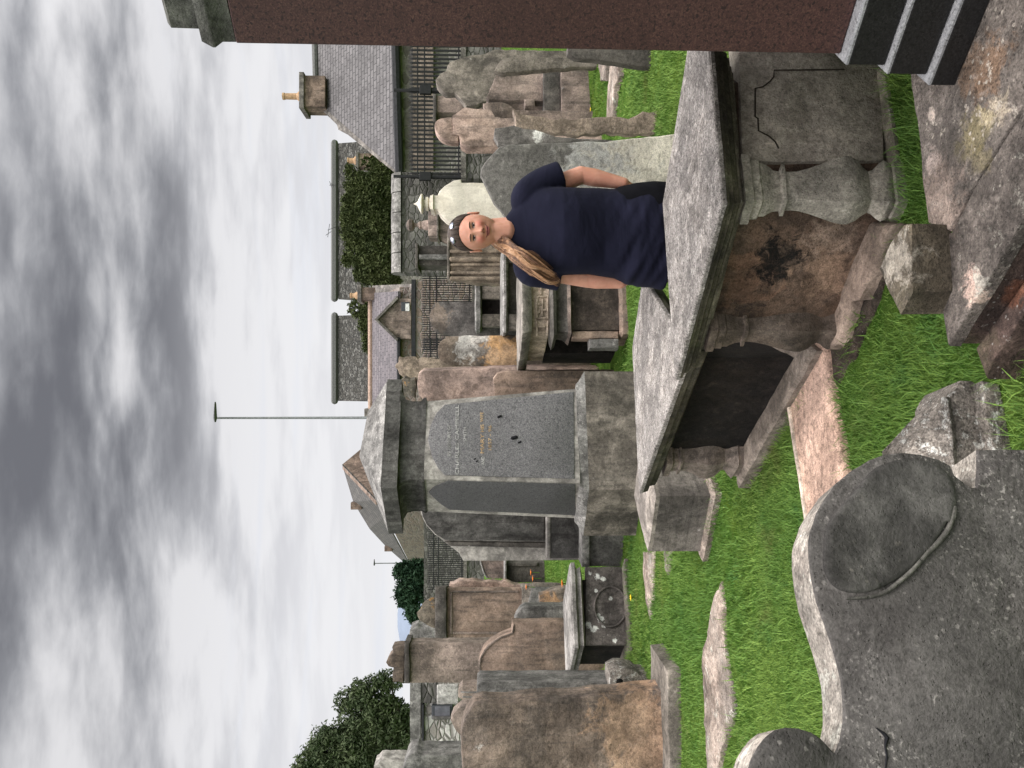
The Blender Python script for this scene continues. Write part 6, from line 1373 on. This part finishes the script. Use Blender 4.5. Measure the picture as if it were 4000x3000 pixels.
EX += [[pt2(onz('Q', x, y, .02)) for x, y in [(1520, 10), (1500, 120), (1420, 310), (1340, 480), (1250, 650), (1180, 880), (1130, 700), (1180, 560), (1300, 300), (1440, 20)]]]
def grassfield(y0, y1, dens, h, wdt_, cap):
    xm = y1*.62; n = int((y1-y0)*2*xm*dens); n = min(n, cap)
    y = RNG.uniform(y0, y1, n); x = RNG.uniform(-xm, xm, n); k = np.abs(x) < y*.60+.3
    x = x[k]; y = y[k]
    for e in EX:
        k = ~inpoly(x, y, e); x = x[k]; y = y[k]
    cl = np.sin(x*2.3+1)*np.sin(y*1.9)+np.sin(x*5.1+y*3.3)*.6+np.sin(x*11+y*7)*.4
    n = len(x); z = np.array([gz(a, b) for a, b in zip(x, y)])
    hh = h*(.55+.75*RNG.random(n))*(1+.22*cl); a = RNG.uniform(0, 2*PI, n); w2 = wdt_*(.6+.8*RNG.random(n)); ln = hh*RNG.uniform(.15, 1.0, n); b = RNG.uniform(0, 2*PI, n)
    p = np.stack([x, y, z-.012], 1); s = np.stack([np.cos(a), np.sin(a), np.zeros(n)], 1)*w2[:, None]; L = np.stack([np.cos(b)*ln, np.sin(b)*ln, hh], 1); mid = p+L*np.array([.35, .35, .6])
    V = np.stack([p-s, p+s, mid+s*.7, mid-s*.7, p+L], 1).reshape(-1, 3); return V
Vs = [grassfield(1.5, 4.2, 21000, .042, .0019, 460000), grassfield(4.2, 8.0, 3600, .040, .0036, 330000), grassfield(8.0, 22.0, 420, .045, .008, 260000)]
Vs.append(grassfield(1.5, 6.5, 700, .085, .0024, 60000))
def fringe(poly, n_, h, out=.03):                # longer grass where the mower cannot reach
    poly = ccw(poly); L = [(Vector(poly[(i+1) % len(poly)][:2])-Vector(poly[i][:2])).length for i in range(len(poly))]; pts = []
    for i in range(len(poly)):
        a = Vector(poly[i][:2]); b_ = Vector(poly[(i+1) % len(poly)][:2]); d_ = (b_-a).normalized(); nn_ = Vector((d_.y, -d_.x)); k = int(n_*L[i])
        for _ in range(k):
            t_ = random.random(); q = a+(b_-a)*t_+nn_*abs(random.gauss(.004, out)); 
            if noise.noise(Vector((q.x*4, q.y*4, 3)))+.25 < random.random()*.8: continue
            pts.append((q.x, q.y))
    x = np.array([p[0] for p in pts]); y = np.array([p[1] for p in pts]); n = len(x); z = np.array([gz(a, b) for a, b in pts])
    hh = h*(.4+.9*RNG.random(n)); a = RNG.uniform(0, 2*PI, n); w2 = .0022*(.6+.8*RNG.random(n)); ln = hh*RNG.uniform(.2, 1.0, n); b = RNG.uniform(0, 2*PI, n)
    p = np.stack([x, y, z-.012], 1); s = np.stack([np.cos(a), np.sin(a), np.zeros(n)], 1)*w2[:, None]; Lq = np.stack([np.cos(b)*ln, np.sin(b)*ln, hh], 1); mid = p+Lq*np.array([.35, .35, .6])
    return np.stack([p-s, p+s, mid+s*.7, mid-s*.7, p+Lq], 1).reshape(-1, 3)
for pg, h_ in ((pp_, .07), (EX[1], .08), (EX[2], .07), (TB, .08), (T5, .07), (EX[6], .085), (EX[10], .07), (EX[7], .07)): Vs.append(fringe(pg, 1500, h_))
V = np.concatenate(Vs); n = len(V)//5
me = bpy.data.meshes.new('grass'); me.vertices.add(len(V)); me.vertices.foreach_set('co', V.astype(np.float32).ravel())
i0 = np.arange(n)*5; q = np.stack([i0, i0+1, i0+2, i0+3, i0+3, i0+2, i0+4], 1).ravel().astype(np.int32)
me.loops.add(n*7); me.loops.foreach_set('vertex_index', q); me.polygons.add(n*2)
ls = np.stack([np.arange(n)*7, np.arange(n)*7+4], 1).ravel().astype(np.int32); lt = np.tile([4, 3], n).astype(np.int32)
me.polygons.foreach_set('loop_start', ls); me.polygons.foreach_set('loop_total', lt); me.update(calc_edges=True); me.materials.append(m_blade)
go = bpy.data.objects.new('grass', me); COL.objects.link(go); tag(go, 'short green grass covering the graveyard', 'grass', kind='stuff')
bpy.context.view_layer.update()
